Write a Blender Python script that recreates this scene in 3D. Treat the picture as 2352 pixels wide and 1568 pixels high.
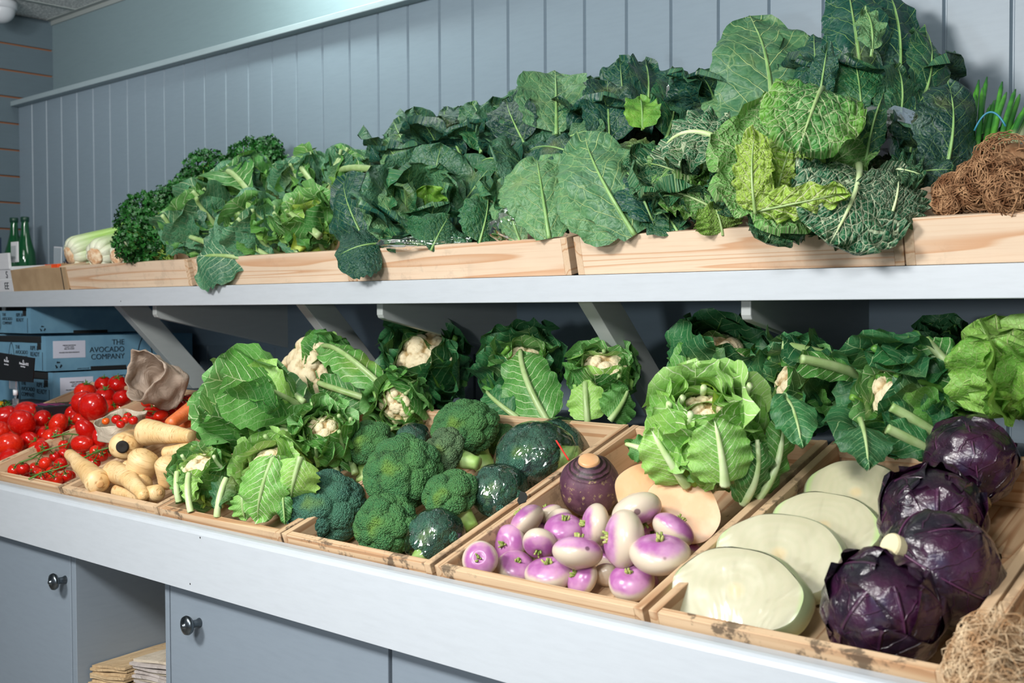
import bpy, bmesh, math, random
import numpy as np
from mathutils import Vector, Matrix
for o in list(bpy.data.objects): bpy.data.objects.remove(o)
PI=math.pi; H=1.25
SC=bpy.context.scene; COL=SC.collection
# ---------------- camera ----------------
FK=2.26783473; FPX=FK*1176
def cam_axes(yaw=0.73812848,pitch=0.02859933,roll=-0.00414114):
    fw=np.array([-math.sin(yaw)*math.cos(pitch),math.cos(yaw)*math.cos(pitch),-math.sin(pitch)])
    r=np.array([math.cos(yaw),math.sin(yaw),0.]);u=np.cross(r,fw)
    return math.cos(roll)*r+math.sin(roll)*u,-math.sin(roll)*r+math.cos(roll)*u,fw
CR,CU,CF=cam_axes(); CP=np.array([0,0,H])
cd=bpy.data.cameras.new('camera'); cam=bpy.data.objects.new('camera',cd); COL.objects.link(cam)
cd.sensor_width=36; cd.lens=FK*18; cd.clip_start=.05; cd.clip_end=50
cam.matrix_world=Matrix(((CR[0],CU[0],-CF[0],0),(CR[1],CU[1],-CF[1],0),(CR[2],CU[2],-CF[2],H),(0,0,0,1)))
cd.dof.use_dof=True; cd.dof.focus_distance=1.95; cd.dof.aperture_fstop=8.0
SC.camera=cam
# ---------------- light ----------------
W=bpy.data.worlds.new('world'); SC.world=W; W.use_nodes=True
W.node_tree.nodes['Background'].inputs[0].default_value=(.80,.88,1,1)
W.node_tree.nodes['Background'].inputs[1].default_value=.30
def area(name,loc,tgt,sx,sy,power,col,spread=180):
    l=bpy.data.lights.new(name,'AREA'); l.shape='RECTANGLE'; l.size=sx; l.size_y=sy; l.energy=power; l.color=col; l.spread=math.radians(spread)
    o=bpy.data.objects.new(name,l); COL.objects.link(o); o.location=loc
    o.rotation_euler=(Vector(tgt)-Vector(loc)).to_track_quat('-Z','Y').to_euler(); return o
area('ceiling_light',(-1.55,-.62,H+1.03),(-1.35,1.4,H-.1),.55,.45,80,(1,.975,.95))
area('aisle_light',(-.2,-.45,H+.85),(-1.2,1.7,H),.4,.3,22,(1,.98,.96))
area('wall_spot',(-2.25,1.84,H+1.09),(-2.30,2.136,H+.94),.95,.06,13,(.95,1,.93))
area('ceiling_fill',(-3.0,.85,H+.80),(-3.6,1.55,H+1.11),.4,.3,3,(1,.98,.96),110)  # added unseen fill, aimed upward to brighten the far ceiling corner
area('camera_side_flash',(-.85,-.25,H+.05),(-1.5,1.9,H-.25),.12,.12,7,(.93,.97,1))
SC.view_settings.view_transform='Standard'; SC.view_settings.look='None'; SC.view_settings.gamma=1; SC.view_settings.use_curve_mapping=False
SC.view_settings.exposure=0.0
# ---------------- pixel rays onto real planes (frame 2352x1568) ----------------
def ray(px,py): return (px-1176)*CR/FPX-(py-784)*CU/FPX+CF
def atY(px,py,Y):
    v=ray(px,py); return CP+v*(Y/v[1])
def atX(px,py,X):
    v=ray(px,py); return CP+v*(X/v[0])
def atD(px,py,d): return CP+ray(px,py)*d
SL=math.radians(19.0); RY,RZ=1.10,H-.354     # rim line of the sloping crates
RN=np.array([0,-math.sin(SL),math.cos(SL)]); RP=np.array([0,RY,RZ])
def atR(px,py,h=0.):                          # on the plane h above the crate rims
    v=ray(px,py); return CP+v*(((RP-CP)@RN+h)/(v@RN))
def dep(p): return float((np.array(p)-CP)@CF)
def sz(p,px): return px*dep(p)/FPX            # pixels -> metres at p
# ---------------- object helpers ----------------
def tag(o,label,cat,group=None,kind=None):
    if label:o['label']=label
    if cat:o['category']=cat
    if group:o['group']=group
    if kind:o['kind']=kind
    return o
def empty(name,loc=(0,0,0),rot=(0,0,0),label=None,cat=None,group=None):
    o=bpy.data.objects.new(name,None); COL.objects.link(o); o.location=loc; o.rotation_euler=rot; o.empty_display_size=.05
    return tag(o,label,cat,group)
def link(name,me,mats,parent=None,smooth=True,loc=None):
    if not isinstance(mats,(list,tuple)): mats=[mats]
    for m in mats: me.materials.append(m)
    if smooth: me.polygons.foreach_set('use_smooth',[True]*len(me.polygons))
    o=bpy.data.objects.new(name,me); COL.objects.link(o)
    if parent is not None: o.parent=parent
    if loc is not None: o.location=loc
    return o
def copy_tree(o,parent=None):
    c=o.copy(); COL.objects.link(c); c.parent=parent
    for ch in list(o.children): copy_tree(ch,c)
    return c
class G:
    """collects polygons as numpy/py lists"""
    def __init__(s): s.v=[]; s.f=[]; s.m=[]; s.uv=[]
    def add(s,v,f,m=0,uv=None):
        n=len(s.v); s.v+= [tuple(p) for p in v]; s.f+=[tuple(i+n for i in q) for q in f]; s.m+=[m]*len(f)
        s.uv+= list(map(tuple,uv)) if uv is not None else [(0,0)]*len(v)
        return s
    def box(s,a,b,m=0):
        x0,y0,z0=a;x1,y1,z1=b
        return s.add([(x0,y0,z0),(x1,y0,z0),(x1,y1,z0),(x0,y1,z0),(x0,y0,z1),(x1,y0,z1),(x1,y1,z1),(x0,y1,z1)],[(0,3,2,1),(4,5,6,7),(0,1,5,4),(1,2,6,5),(2,3,7,6),(3,0,4,7)],m)
    def prism(s,prof,x0,x1,m=0):   # profile (y,z) list extruded along x
        n=len(prof); v=[(x0,y,z) for y,z in prof]+[(x1,y,z) for y,z in prof]
        f=[tuple(range(n)),tuple(range(2*n-1,n-1,-1))]+[(i,n+i,n+(i+1)%n,(i+1)%n) for i in range(n)]
        return s.add(v,f,m)
    def tube(s,pts,rad,n=8,m=0,cap=True,flat=1.0):
        pts=np.array(pts,float); k=len(pts); rad=np.broadcast_to(np.array(rad,float),(k,))
        T=np.gradient(pts,axis=0); T/=np.linalg.norm(T,axis=1)[:,None]+1e-12
        N=np.cross(T[0],[0.31,.2,1]); 
        if np.linalg.norm(N)<.05: N=np.cross(T[0],[1,0,0])
        N/=np.linalg.norm(N); V=[];a=np.arange(n)*2*PI/n
        for i in range(k):
            N=N-T[i]*(N@T[i]); N/=np.linalg.norm(N)+1e-12; B=np.cross(T[i],N)
            V.append(pts[i]+rad[i]*(np.cos(a)[:,None]*N+np.sin(a)[:,None]*B*flat))
        V=np.concatenate(V); F=[(i*n+j,i*n+(j+1)%n,(i+1)*n+(j+1)%n,(i+1)*n+j) for i in range(k-1) for j in range(n)]
        if cap: F+=[tuple(range(n-1,-1,-1)),tuple(range((k-1)*n,k*n))]
        uv=[(j/n,i/(k-1)) for i in range(k) for j in range(n)]
        return s.add(V,F,m,uv)
    def lathe(s,prof,n=24,m=0,M=None,fn=None):   # prof (r,z)
        k=len(prof); a=np.arange(n)*2*PI/n
        V=np.array([[r*math.cos(t),r*math.sin(t),z] for r,z in prof for t in a])
        if fn is not None: V=fn(V)
        if M is not None: V=V@np.array(M)[:3,:3].T+np.array(M)[:3,3]
        F=[(i*n+j,i*n+(j+1)%n,(i+1)*n+(j+1)%n,(i+1)*n+j) for i in range(k-1) for j in range(n)]
        uv=[(j/n,i/(k-1)) for i in range(k) for j in range(n)]
        return s.add(V,F,m,uv)
    def mesh(s,name):
        me=bpy.data.meshes.new(name); me.from_pydata([tuple(map(float,p)) for p in s.v],[],s.f)
        if any(s.m): me.polygons.foreach_set('material_index',s.m)
        uvl=me.uv_layers.new(name='UVMap'); li=np.zeros(len(me.loops),int); me.loops.foreach_get('vertex_index',li)
        uvl.data.foreach_set('uv',np.array(s.uv,float)[li].ravel()); me.update(); return me
    def obj(s,name,mats,parent=None,smooth=False,bev=0,loc=None):
        o=link(name,s.mesh(name),mats,parent,smooth,loc)
        if bev:
            b=o.modifiers.new('bevel','BEVEL'); b.width=bev; b.segments=2; b.limit_method='ANGLE'; b.angle_limit=.6
        return o
def rotM(z_to,spin=0.,loc=(0,0,0),s=1.):
    z=Vector(z_to).normalized(); q=z.to_track_quat('Z','Y').to_matrix().to_4x4()
    return Matrix.Translation(Vector(loc))@q@Matrix.Rotation(spin,4,'Z')@Matrix.Scale(s,4)
# ---------------- node helpers ----------------
class NM:
    def __init__(s,name):
        s.m=bpy.data.materials.new(name); s.m.use_nodes=True; s.t=s.m.node_tree; s.b=s.t.nodes['Principled BSDF']; s.out=s.t.nodes['Material Output']
    def n(s,ty,**kw):
        nd=s.t.nodes.new('ShaderNode'+ty)
        for k,v in kw.items(): setattr(nd,k,v)
        return nd
    def put(s,sock,v):
        if isinstance(v,bpy.types.NodeSocket): s.t.links.new(v,sock)
        elif v is not None:
            if hasattr(sock.default_value,'__len__') and not hasattr(v,'__len__'): v=(v,)*len(sock.default_value)
            if hasattr(sock.default_value,'__len__') and len(v)==3 and len(sock.default_value)==4: v=tuple(v)+(1,)
            sock.default_value=v
    def M(s,op,a,b=0.,c=0.,clamp=False):
        nd=s.n('Math',operation=op); nd.use_clamp=clamp
        s.put(nd.inputs[0],a); s.put(nd.inputs[1],b)
        if len(nd.inputs)>2: s.put(nd.inputs[2],c)
        return nd.outputs[0]
    def ss(s,x,a,b,lo=0.,hi=1.):
        nd=s.n('MapRange',interpolation_type='SMOOTHSTEP'); s.put(nd.inputs[0],x)
        for i,v in zip((1,2,3,4),(a,b,lo,hi)): s.put(nd.inputs[i],v)
        return nd.outputs[0]
    def mix(s,f,a,b,mode='MIX'):
        nd=s.n('Mix',data_type='RGBA',blend_type=mode); s.put(nd.inputs[0],f); s.put(nd.inputs[6],a); s.put(nd.inputs[7],b); return nd.outputs[2]
    def co(s,which='Object',scale=None,loc=None,rot=None):
        c=s.n('TexCoord').outputs[which]
        if scale is None and loc is None and rot is None: return c
        mp=s.n('Mapping'); s.put(mp.inputs[0],c)
        if scale is not None: s.put(mp.inputs['Scale'],scale)
        if loc is not None: s.put(mp.inputs['Location'],loc)
        if rot is not None: s.put(mp.inputs['Rotation'],rot)
        return mp.outputs[0]
    def noise(s,v,sc,det=3,rough=.5,dist=0.):
        nd=s.n('TexNoise'); s.put(nd.inputs['Vector'],v); s.put(nd.inputs['Scale'],sc); nd.inputs['Detail'].default_value=det; nd.inputs['Roughness'].default_value=rough; nd.inputs['Distortion'].default_value=dist
        return nd.outputs[0]
    def vor(s,v,sc,feature='F1',rnd=1.,out=0):
        nd=s.n('TexVoronoi',feature=feature); s.put(nd.inputs['Vector'],v); s.put(nd.inputs['Scale'],sc); s.put(nd.inputs['Randomness'],rnd); return nd.outputs[out]
    def bump(s,h,strength=.3,dist=.002,normal=None):
        nd=s.n('Bump'); s.put(nd.inputs['Height'],h); nd.inputs['Strength'].default_value=strength; nd.inputs['Distance'].default_value=dist
        if normal is not None: s.put(nd.inputs['Normal'],normal)
        return nd.outputs[0]
    def sep(s,v):
        nd=s.n('SeparateXYZ'); s.put(nd.inputs[0],v); return nd.outputs
    def comb(s,x,y,z=0.):
        nd=s.n('CombineXYZ'); s.put(nd.inputs[0],x); s.put(nd.inputs[1],y); s.put(nd.inputs[2],z); return nd.outputs[0]
    def rand(s): return s.n('ObjectInfo').outputs['Random']
    def fin(s,col=None,rough=None,normal=None,spec=None,trans=None,sss=None,coat=None,metal=None,**kw):
        i=s.b.inputs
        if col is not None: s.put(i['Base Color'],col)
        if rough is not None: s.put(i['Roughness'],rough)
        if normal is not None: s.put(i['Normal'],normal)
        if spec is not None: s.put(i['Specular IOR Level'],spec)
        if trans is not None: s.put(i['Transmission Weight'],trans)
        if coat is not None: s.put(i['Coat Weight'],coat); s.put(i['Coat Roughness'],kw.get('coatr',.1))
        if metal is not None: s.put(i['Metallic'],metal)
        if sss is not None:
            s.put(i['Subsurface Weight'],sss); s.put(i['Subsurface Scale'],kw.get('sscale',.004)); s.put(i['Subsurface Radius'],kw.get('srad',(1,.6,.4)))
        return s.m
def hexc(h,k=1.):
    h=h.lstrip('#'); c=[int(h[i:i+2],16)/255 for i in (0,2,4)]
    return tuple(k*(x/12.92 if x<.04045 else ((x+.055)/1.055)**2.4) for x in c)+(1,)
def paint(name,c,rough=.45,spk=.0,bs=.12):
    m=NM(name); c=hexc(c); o=m.co('Object')
    n1=m.noise(m.co('Object',scale=(2,2,14)),9,5,.6); n2=m.noise(o,160,2)
    col=m.mix(m.ss(n1,.35,.75,0,.35),c,tuple(x*.86 for x in c[:3])+(1,))
    if spk:
        d=m.vor(o,17,rnd=1); g=m.noise(o,3.1,2)
        msk=m.M('MULTIPLY',m.M('LESS_THAN',d,spk),m.M('GREATER_THAN',g,.55)); col=m.mix(msk,col,(.03,.03,.03,1))
    return m.fin(col,rough,m.bump(m.M('ADD',m.M('MULTIPLY',n1,1.),m.M('MULTIPLY',n2,.35)),bs,.001))
def plain(name,c,rough=.5,**k):
    m=NM(name); return m.fin(hexc(c),rough,**k)
def wood(name,axis=0,base='#DCC2A2',dark='#B98E66',stain=.5,seed=0):
    m=NM(name); sc=[30,30,30]; sc[axis]=.8
    rn=m.rand(); off=m.comb(m.M('MULTIPLY',rn,7.3),m.M('MULTIPLY',rn,3.1+seed),m.M('MULTIPLY',rn,5.7))
    o=m.n('VectorMath',operation='ADD'); m.put(o.inputs[0],m.co('Object')); m.put(o.inputs[1],off); o=o.outputs[0]
    mp=m.n('Mapping'); m.put(mp.inputs[0],o); mp.inputs['Scale'].default_value=sc; v=mp.outputs[0]
    big=m.noise(v,.5,2,.5,.25)
    ring=m.M('FRACT',m.M('MULTIPLY',big,11.)); line=m.ss(ring,.55,.98); line=m.M('MULTIPLY',line,m.ss(ring,1.,.93))
    fine=m.noise(v,9,3,.6)
    c=m.mix(m.ss(m.noise(o,6,3),.3,.7,0,.5),hexc(base),hexc(base,.82))
    c=m.mix(m.M('MULTIPLY',line,.85),c,hexc(dark)); c=m.mix(m.ss(fine,.45,.75,0,.25),c,hexc(dark))
    st=m.M('MULTIPLY',m.ss(m.noise(o,30,4,.7),.50,.62),m.ss(m.noise(o,4.3,3),.47,.60))
    c=m.mix(m.M('MULTIPLY',st,stain),c,(.028,.022,.018,1))
    return m.fin(c,.62,m.bump(m.M('ADD',fine,m.M('MULTIPLY',line,-.7)),.25,.0006),spec=.3)
# ---------------- setting ----------------
M_wall=paint('blue_grey_paint','#7A8B97',.42); M_wallu=paint('grey_green_paint','#75898F',.5)
M_rail=paint('rail_paint','#8FA0A6',.45); M_fascia=paint('pale_grey_paint','#B9C0C6',.38,spk=.035)
M_cab=paint('cabinet_grey_paint','#808C97',.42,spk=.03); M_dark=paint('inner_grey_paint','#66727B',.5)
M_brk=paint('bracket_paint','#A7ADAB',.45)
M_pineX=wood('pine_grain_across',0,'#D2B592','#A97C55',.75); M_pineY=wood('pine_grain_deep',1,'#CDAF8C','#A07450',.75,2)
M_newpine=wood('fresh_pine_across',0,'#D9C2A8','#BE906A',.12,4); M_newpineY=wood('fresh_pine_deep',1,'#D0B698','#AE8058',.2,5)
def struct(g,name,mats,**k):
    o=g.obj(name,mats,**k); o['kind']='structure'; return o
XL=-4.32; XR=1.6
# matchboard wall
PZ=H+.762; g=G(); xs=[XL]; k=31
while k>-21: xs.append(-.692-.1136*k); k-=1
prof=[(XL,2.0)]
for x in xs[1:]:
    if x-.005<=prof[-1][0]: continue
    prof+=[(x-.0045,2.0),(x-.0012,2.0065),(x+.0012,2.0065),(x+.0045,2.0)]
prof.append((XR,2.0)); n=len(prof)
v=[(x,y,0) for x,y in prof]+[(x,y,PZ) for x,y in prof]; f=[(i,i+1,n+i+1,n+i) for i in range(n-1)]
g.add(v,f); g.box((XL,2.012,0),(XR,2.30,PZ)); struct(g,'wall_back',M_wall)
g=G(); g.box((XL-.2,2.136,PZ-.01),(XR,2.30,H+1.2)); struct(g,'wall_back_upper',M_wallu)
g=G(); g.box((XL,1.968,PZ),(XR,2.136,PZ+.018)); struct(g,'trim_1',M_rail,bev=.002)
# slatwall
M_slot=plain('raw_board_slot','#8A5836',.7); g=G(); z=H+.702+.0985*4
zs=[]
while z>0: zs.append(z); z-=.0985
top=H+1.095; 
for z in zs:
    if z>=top: continue
    g.box((XL-.03,-1.5,z),(XL,2.136,top)); g.box((XL-.03,-1.5,z-.007),(XL-.010,2.136,z),1); top=z-.007
g.box((XL-.03,-1.5,0),(XL,2.136,top)); g.box((XL-.1,-1.5,0),(XL-.03,2.3,H+1.2))
M_slat=paint('slatwall_paint','#55656E',.5)
struct(g,'wall_left',[M_slat,M_slot])
# ceiling tiles and grid
m=NM('ceiling_tile'); o=m.co('Object'); c=m.mix(m.ss(m.noise(o,130,2),.45,.6),hexc('#B4B8B8'),hexc('#E8EAE8')); M_tile=m.fin(c,.9,m.bump(m.noise(o,130,2),.5,.002))
CZ=H+1.11; g=G(); g.box((XL-.02,-2.5,CZ),(XR+.5,2.136,CZ+.03)); struct(g,'ceiling',M_tile)
M_grid=plain('ceiling_grid','#8F9796',.5); gx=float(atX(0,0,1)[0]*0-4.0)
v0=ray(120,12); gx=float(v0[0]*1.11/v0[2])
g=G(); x=gx
while x<XR: g.box((x-.012,-2.5,CZ-.003),(x+.012,2.12,CZ)); x+=.6
g.box((XL,2.112,CZ-.004),(XR,2.136,CZ)); g.box((XL,2.13,CZ-.02),(XR,2.136,CZ)); g.box((XL,1.5,CZ-.003),(XR,1.524,CZ)); g.box((XL,.9,CZ-.003),(XR,.924,CZ))
struct(g,'trim_2',M_grid)
m=NM('floor_tile'); br=m.n('TexBrick'); br.offset=0; m.put(br.inputs['Vector'],m.co('Object')); br.inputs['Scale'].default_value=1.7; br.inputs['Mortar Size'].default_value=.006
br.inputs['Brick Width'].default_value=.6; br.inputs['Row Height'].default_value=.6; br.inputs['Color1'].default_value=hexc('#8F8A82'); br.inputs['Color2'].default_value=hexc('#87827B'); br.inputs['Mortar'].default_value=hexc('#55514C')
M_floor=m.fin(br.outputs[0],.4); g=G(); g.box((XL-.1,-2.5,-.05),(XR+.5,2.3,0)); struct(g,'floor',M_floor)
# ---------------- wall shelf ----------------
sh=empty('display_shelf',(0,2.0,H+.05),label='long pale grey painted shelf on brackets carrying the upper crates of greens',cat='shelf')
def loc(p,e): return tuple(np.array(p)-np.array(e.location))
def lbox(par,name,a,b,mat,bev=0.,label=None):
    g=G().box(loc(a,par),loc(b,par)); o=g.obj(name,mat,par,bev=bev)
    if label:o['label']=label
    return o
lbox(sh,'board',(XL,1.568,H+.030),(XR,1.999,H+.052),M_dark)
lbox(sh,'front_edge',(XL,1.548,H+.010),(XR,1.568,H+.056),M_fascia,.0015,'pale painted front edge board')
for bx in (-3.52,-2.655,-1.79,-.934,-.08,.78):
    g=G(); yy=[(1.575,.029),(1.575,-.012),(1.579,-.019),(1.590,-.023),(1.995,-.110),(1.995,.029)]
    g.prism([(y-2.0,z-.05) for y,z in yy],bx-.018,bx); g.obj('bracket',M_brk,sh,bev=.002)
for bx in (-2.878,-2.078,-1.266,-.46,.35):
    x0,x1=bx-.032,bx; g=G()
    g.prism([(y-2.,z-.05) for y,z in ((1.581,.029),(1.666,.029),(1.907,-.224),(1.822,-.224))],x0,x1); g.obj('brace',M_brk,sh,bev=.0015)
# board under the shelf against the wall
g=G().box((XL,1.985,H-.109),(XR,1.999,H+.029)); o=g.obj('wall_batten',M_wall); tag(o,'blue-grey board fixed flat to the wall under the long shelf','board')
# ---------------- lower counter ----------------
ct=empty('produce_counter',(0,1.07,0),label='long pale grey fronted counter with sloping deck holding the lower crates',cat='counter')
g=G(); pr=[(1.070,-.473),(1.090,-.473),(1.090,-.40),(1.110,-.380),(1.60,-.205),(1.60,-.185),(1.10,-.363),(1.083,-.3665),(1.076,-.3685),(1.0715,-.373),(1.070,-.379)]
# fascia with rounded nose
fp=[(1.070,-.473),(1.088,-.473),(1.088,-.372),(1.100,-.3665),(1.083,-.3665),(1.077,-.3680),(1.0725,-.3715),(1.070,-.377)]
g=G(); g.prism([(y-1.07,z+H) for y,z in [(1.070,-.473),(1.0895,-.473),(1.0895,-.3668),(1.083,-.3664),(1.0775,-.3675),(1.073,-.3705),(1.0705,-.375)]],-4.3,XR); g.obj('front_board',M_fascia,ct,bev=0)
g=G(); g.prism([(y-1.07,z+H) for y,z in [(1.0896,-.3668),(1.102,-.3668),(1.102,-.47),(1.0896,-.47)]],-4.3,XR); g.obj('ledge',M_fascia,ct)
g=G(); sl=math.tan(SL); g.prism([(y-1.07,z+H) for y,z in [(1.103,-.438),(1.59,-.438+.487*sl),(1.59,-.46+.487*sl),(1.103,-.47)]],-4.3,XR); g.obj('sloping_deck',M_dark,ct)
g=G().box((-4.3,1.602-1.07,H-.45),(XR,1.62-1.07,H-.245)).box((-4.3,1.602-1.07,H-.245),(XR,1.98-1.07,H-.226)); g.obj('back_ledge',M_dark,ct)
# cabinets
def cabinet(x0,x1,label,knobx=None):
    c=empty('storage_cabinet',((x0+x1)/2,1.10,0),label=label,cat='cabinet'); w=(x1-x0)/2
    g=G().box((-w,.02,.06),(-w+.018,.42,H-.50)).box((w-.018,.02,.06),(w,.42,H-.50)).box((-w+.018,.40,.06),(w-.018,.42,H-.50)).box((-w+.018,.02,.06),(w-.018,.40,.08)); g.obj('body',M_dark,c)
    d=G().box((-w+.0025,0,.07),(w-.0025,.018,H-.474)).obj('door',M_cab,c,bev=.0015)
    if knobx is not None:
        g=G(); pr=[(0.0001,.036),(.0028,.0355),(.0045,.034),(.005,.0315),(.0095,.031),(.0155,.0285),(.0168,.0245),(.0150,.0205),(.007,.019),(.0062,.006),(.008,.002),(.0082,0),(.0001,0)]
        pr=[(r,z) for r,z in pr]; M=Matrix.Translation((knobx-(x0+x1)/2,0,H-.536))@Matrix.Rotation(PI/2,4,'X'); g.lathe(pr[::-1],28,0,M)
        m=M_knob; g.obj('knob',m,d,smooth=True)
    return c
M_knob=plain('pewter','#6B7378',.28,metal=1.)
cabinet(-2.76,-2.182,'grey cabinet with a pewter knob, left of the open compartment',-2.205)
cabinet(-1.8225,-1.241,'grey cabinet door right of the open compartment, pewter knob near its left edge',-1.727)
cabinet(-1.238,-.62,'plain grey cabinet door without a visible knob, at the bottom right')
cabinet(-.617,.0,'grey cabinet at the right end under the cabbages'); 
cu=empty('open_compartment',(-2.0,1.1,0),label='open dark compartment between two cabinet doors storing paper bags',cat='cubby')
g=G().box((-.18,0,.06),(-.163,.42,H-.474)).box((.163,0,.06),(.1765,.42,H-.474)); g.obj('side_panel',M_cab,cu,bev=.001)
G().box((-.163,.40,.06),(.163,.42,H-.474)).obj('back_panel',M_dark,cu)
SHZ=H-.80
G().box((-.163,.004,SHZ-.018),(.163,.40,SHZ)).obj('shelf',M_cab,cu); G().box((-.163,.0,.06),(.163,.40,.078)).obj('base',M_cab,cu)
# ---------------- crates ----------------
def crate(x0,x1,label,y=1.103,hc=.076,L=.487,t=.0125,mx=None,my=None,rot=SL,z=None,group='lower wooden crates'):
    mx=mx or M_pineX; my=my or M_pineY
    # y,z = top front rim edge
    z=RZ if z is None else z
    zz=z-hc*math.cos(rot); yy=y+hc*math.sin(rot)
    c=empty('wooden_crate',((x0+x1)/2,yy,zz),(rot,0,0),label,'crate',group); w=(x1-x0)/2; c['w']=w
    G().box((-w+t,0,0),(w-t,t,hc)).obj('front_board',mx,c,bev=.001)
    G().box((-w+t,L-t,0),(w-t,L,hc)).obj('back_board',mx,c,bev=.001)
    G().box((-w,0,0),(-w+t,L,hc+.0008)).obj('side_board',my,c,bev=.001)
    G().box((w-t,0,0),(w,L,hc+.0008)).obj('side_board',my,c,bev=.001)
    G().box((-w+t,t,0),(w-t,L-t,.006)).obj('base_board',my,c)
    return c
crate(-2.96,-2.589,'wooden crate of large vine tomatoes, leftmost of the lower crates')
crate(-2.585,-2.226,'lower wooden crate of cherry tomatoes and small plum tomatoes')
crate(-2.221,-1.868,'lower wooden crate heaped with parsnips and carrots')
crate(-1.863,-1.502,'lower wooden crate under the pile of green cauliflowers')
crate(-1.497,-1.159,'lower wooden crate full of broccoli heads')
crate(-1.150,-.799,'lower wooden crate of purple and white turnips and swedes')
crate(-.790,-.437,'lower wooden crate of halved white cabbages and red cabbages')
crate(-.433,-.05,'lower wooden crate at the right edge holding leeks')
UR=math.radians(12.5)
for x0,x1,l in ((-3.131,-2.482,'upper pine crate holding celery and curly parsley'),(-2.463,-1.877,'upper pine crate holding pale cauliflower greens'),(-1.876,-1.288,'upper pine crate holding dark spring greens'),(-1.273,-.687,'upper pine crate with savoy cabbages spilling over its front'),(-.685,-.10,'upper pine crate at right holding the spring onions')):
    crate(x0,x1,l,y=1.557,hc=.066,L=.38,t=.014,mx=M_newpine,my=M_newpineY,rot=UR,z=H+.1215,group='upper pine crates')
# ---------------- organic helpers ----------------
def snoise(P,sc,seed=0,oct=3):
    P=np.asarray(P,float)*sc; r=np.random.RandomState(seed); o=np.zeros(P.shape[:-1]); a=1.
    for k in range(oct):
        for j in range(3):
            d=r.normal(size=3); d/=np.linalg.norm(d); ph=r.rand()*6.28
            w=np.roll(P,1+j,axis=-1)
            o+=a*np.sin(P@d*(2**k)*2.3+1.3*np.sin(w@d*(2**k)*1.7+ph)+ph)/3
        a*=.55
    return o
def unit(v): v=np.asarray(v,float); return v/(np.linalg.norm(v)+1e-12)
def view(a,b,c): return unit(a*CR+b*CU-c*CF)      # right, up, towards the viewer
def smooth01(x): x=np.clip(x,0,1); return x*x*(3-2*x)
def leaf(par,name,mats,P,N,Wd,shape='cauli',cup=0.,fold=0.,ruf=(.004,5),crum=(.002,40),stalk=(.006,.002),nu=17,seed=0,label=None,curlend=0.,jag=.05,loc=None):
    r=np.random.RandomState(seed); P=np.asarray(P,float); k=len(P); N=np.broadcast_to(np.asarray(N,float),(k,3)).copy()
    seg=np.linalg.norm(np.diff(P,axis=0),axis=1); L=seg.sum(); s=np.concatenate([[0],np.cumsum(seg)])/L
    T=np.gradient(P,axis=0); T/=np.linalg.norm(T,axis=1)[:,None]
    N-=T*(N*T).sum(1)[:,None]; N/=np.linalg.norm(N,axis=1)[:,None]+1e-9; B=np.cross(T,N)
    if shape=='cauli':   x=np.clip((s-.10)/.90,0,1); w=.10+.90*np.sin(np.minimum(x*1.25,1)*PI/2)**1.3*np.where(x>.8,1-((x-.8)/.2)**2*.45,1)
    elif shape=='point': x=np.clip((s-.12)/.88,0,1); w=.05+np.sin(PI*x**.75)**.8*.95
    elif shape=='round': x=np.clip((s-.04)/.96,0,1); w=.10*(1-x)+np.sqrt(np.clip(1-(2*np.clip(x,0,1)**.85-1)**2,0,1))**.8
    elif shape=='wrap':  x=s; w=.30+.70*np.sin(np.minimum(x*1.5,1)*PI/2); w=w*np.where(x>.62,np.sqrt(np.clip(1-((x-.62)/.385)**2,0.001,1)),1)
    elif shape=='stub':  w=.16+.35*smooth01((s-.2)/.5)*np.where(s>.8,1-(s-.8)*3.2,1)
    w=w*Wd/2; t=np.linspace(-1,1,nu); S,Tt=np.meshgrid(s,t,indexing='ij')
    e=snoise(np.stack([S*6,np.sign(Tt)*2+0*S,0*S],-1),1.6,seed)
    Wj=w[:,None]*(1+jag*e+jag*.6*np.sin(S*47+seed)*np.abs(Tt))
    a=Tt*Wj; kap=np.broadcast_to(np.asarray(cup,float),(k,))[:,None]; kap=np.where(np.abs(kap)<.01,.01,kap)
    lat=np.sin(a*kap)/kap; nn=-(1-np.cos(a*kap))/kap-fold*np.abs(a)
    V=P[:,None,:]+B[:,None,:]*lat[...,None]+N[:,None,:]*nn[...,None]
    ra,rf=ruf; ed=np.abs(Tt)**2.2*smooth01(S*3)
    rr=ed*ra*np.sin(2*PI*rf*S*(1+.12*np.sign(Tt))+np.sign(Tt)*1.7+seed*.7+2.2*snoise(V,14,seed+1,1))
    endr=smooth01((S-.8)/.2)*ra*.8*np.sin(Tt*rf*1.6+seed)
    cr=snoise(V,crum[1],seed+2,3)*crum[0]*(.25+.75*np.minimum(1,np.abs(Tt)*3))
    V=V+N[:,None,:]*(rr+endr+cr+curlend*smooth01((np.abs(Tt)-.6)/.4))[...,None]
    g=G(); uv=np.stack([.5+a/L,S],-1).reshape(-1,2)
    F=[(i*nu+j,i*nu+j+1,(i+1)*nu+j+1,(i+1)*nu+j) for i in range(k-1) for j in range(nu-1)]
    g.add(V.reshape(-1,3),F,0,uv)
    if stalk is not None and stalk[0]>0:
        rad=stalk[0]+(stalk[1]-stalk[0])*s**.8; Q=P+N*(rad*.45)[:,None]
        if stalk[1]<stalk[0]*.4: rad=rad*np.clip((1-s)*5,.04,1); Q=P+N*(rad*.45)[:,None]
        g.tube(Q,rad,8,1)
    o=g.obj(name,mats,par,smooth=True)
    if loc is not None:o.location=loc
    if label:o['label']=label
    return o
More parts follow.
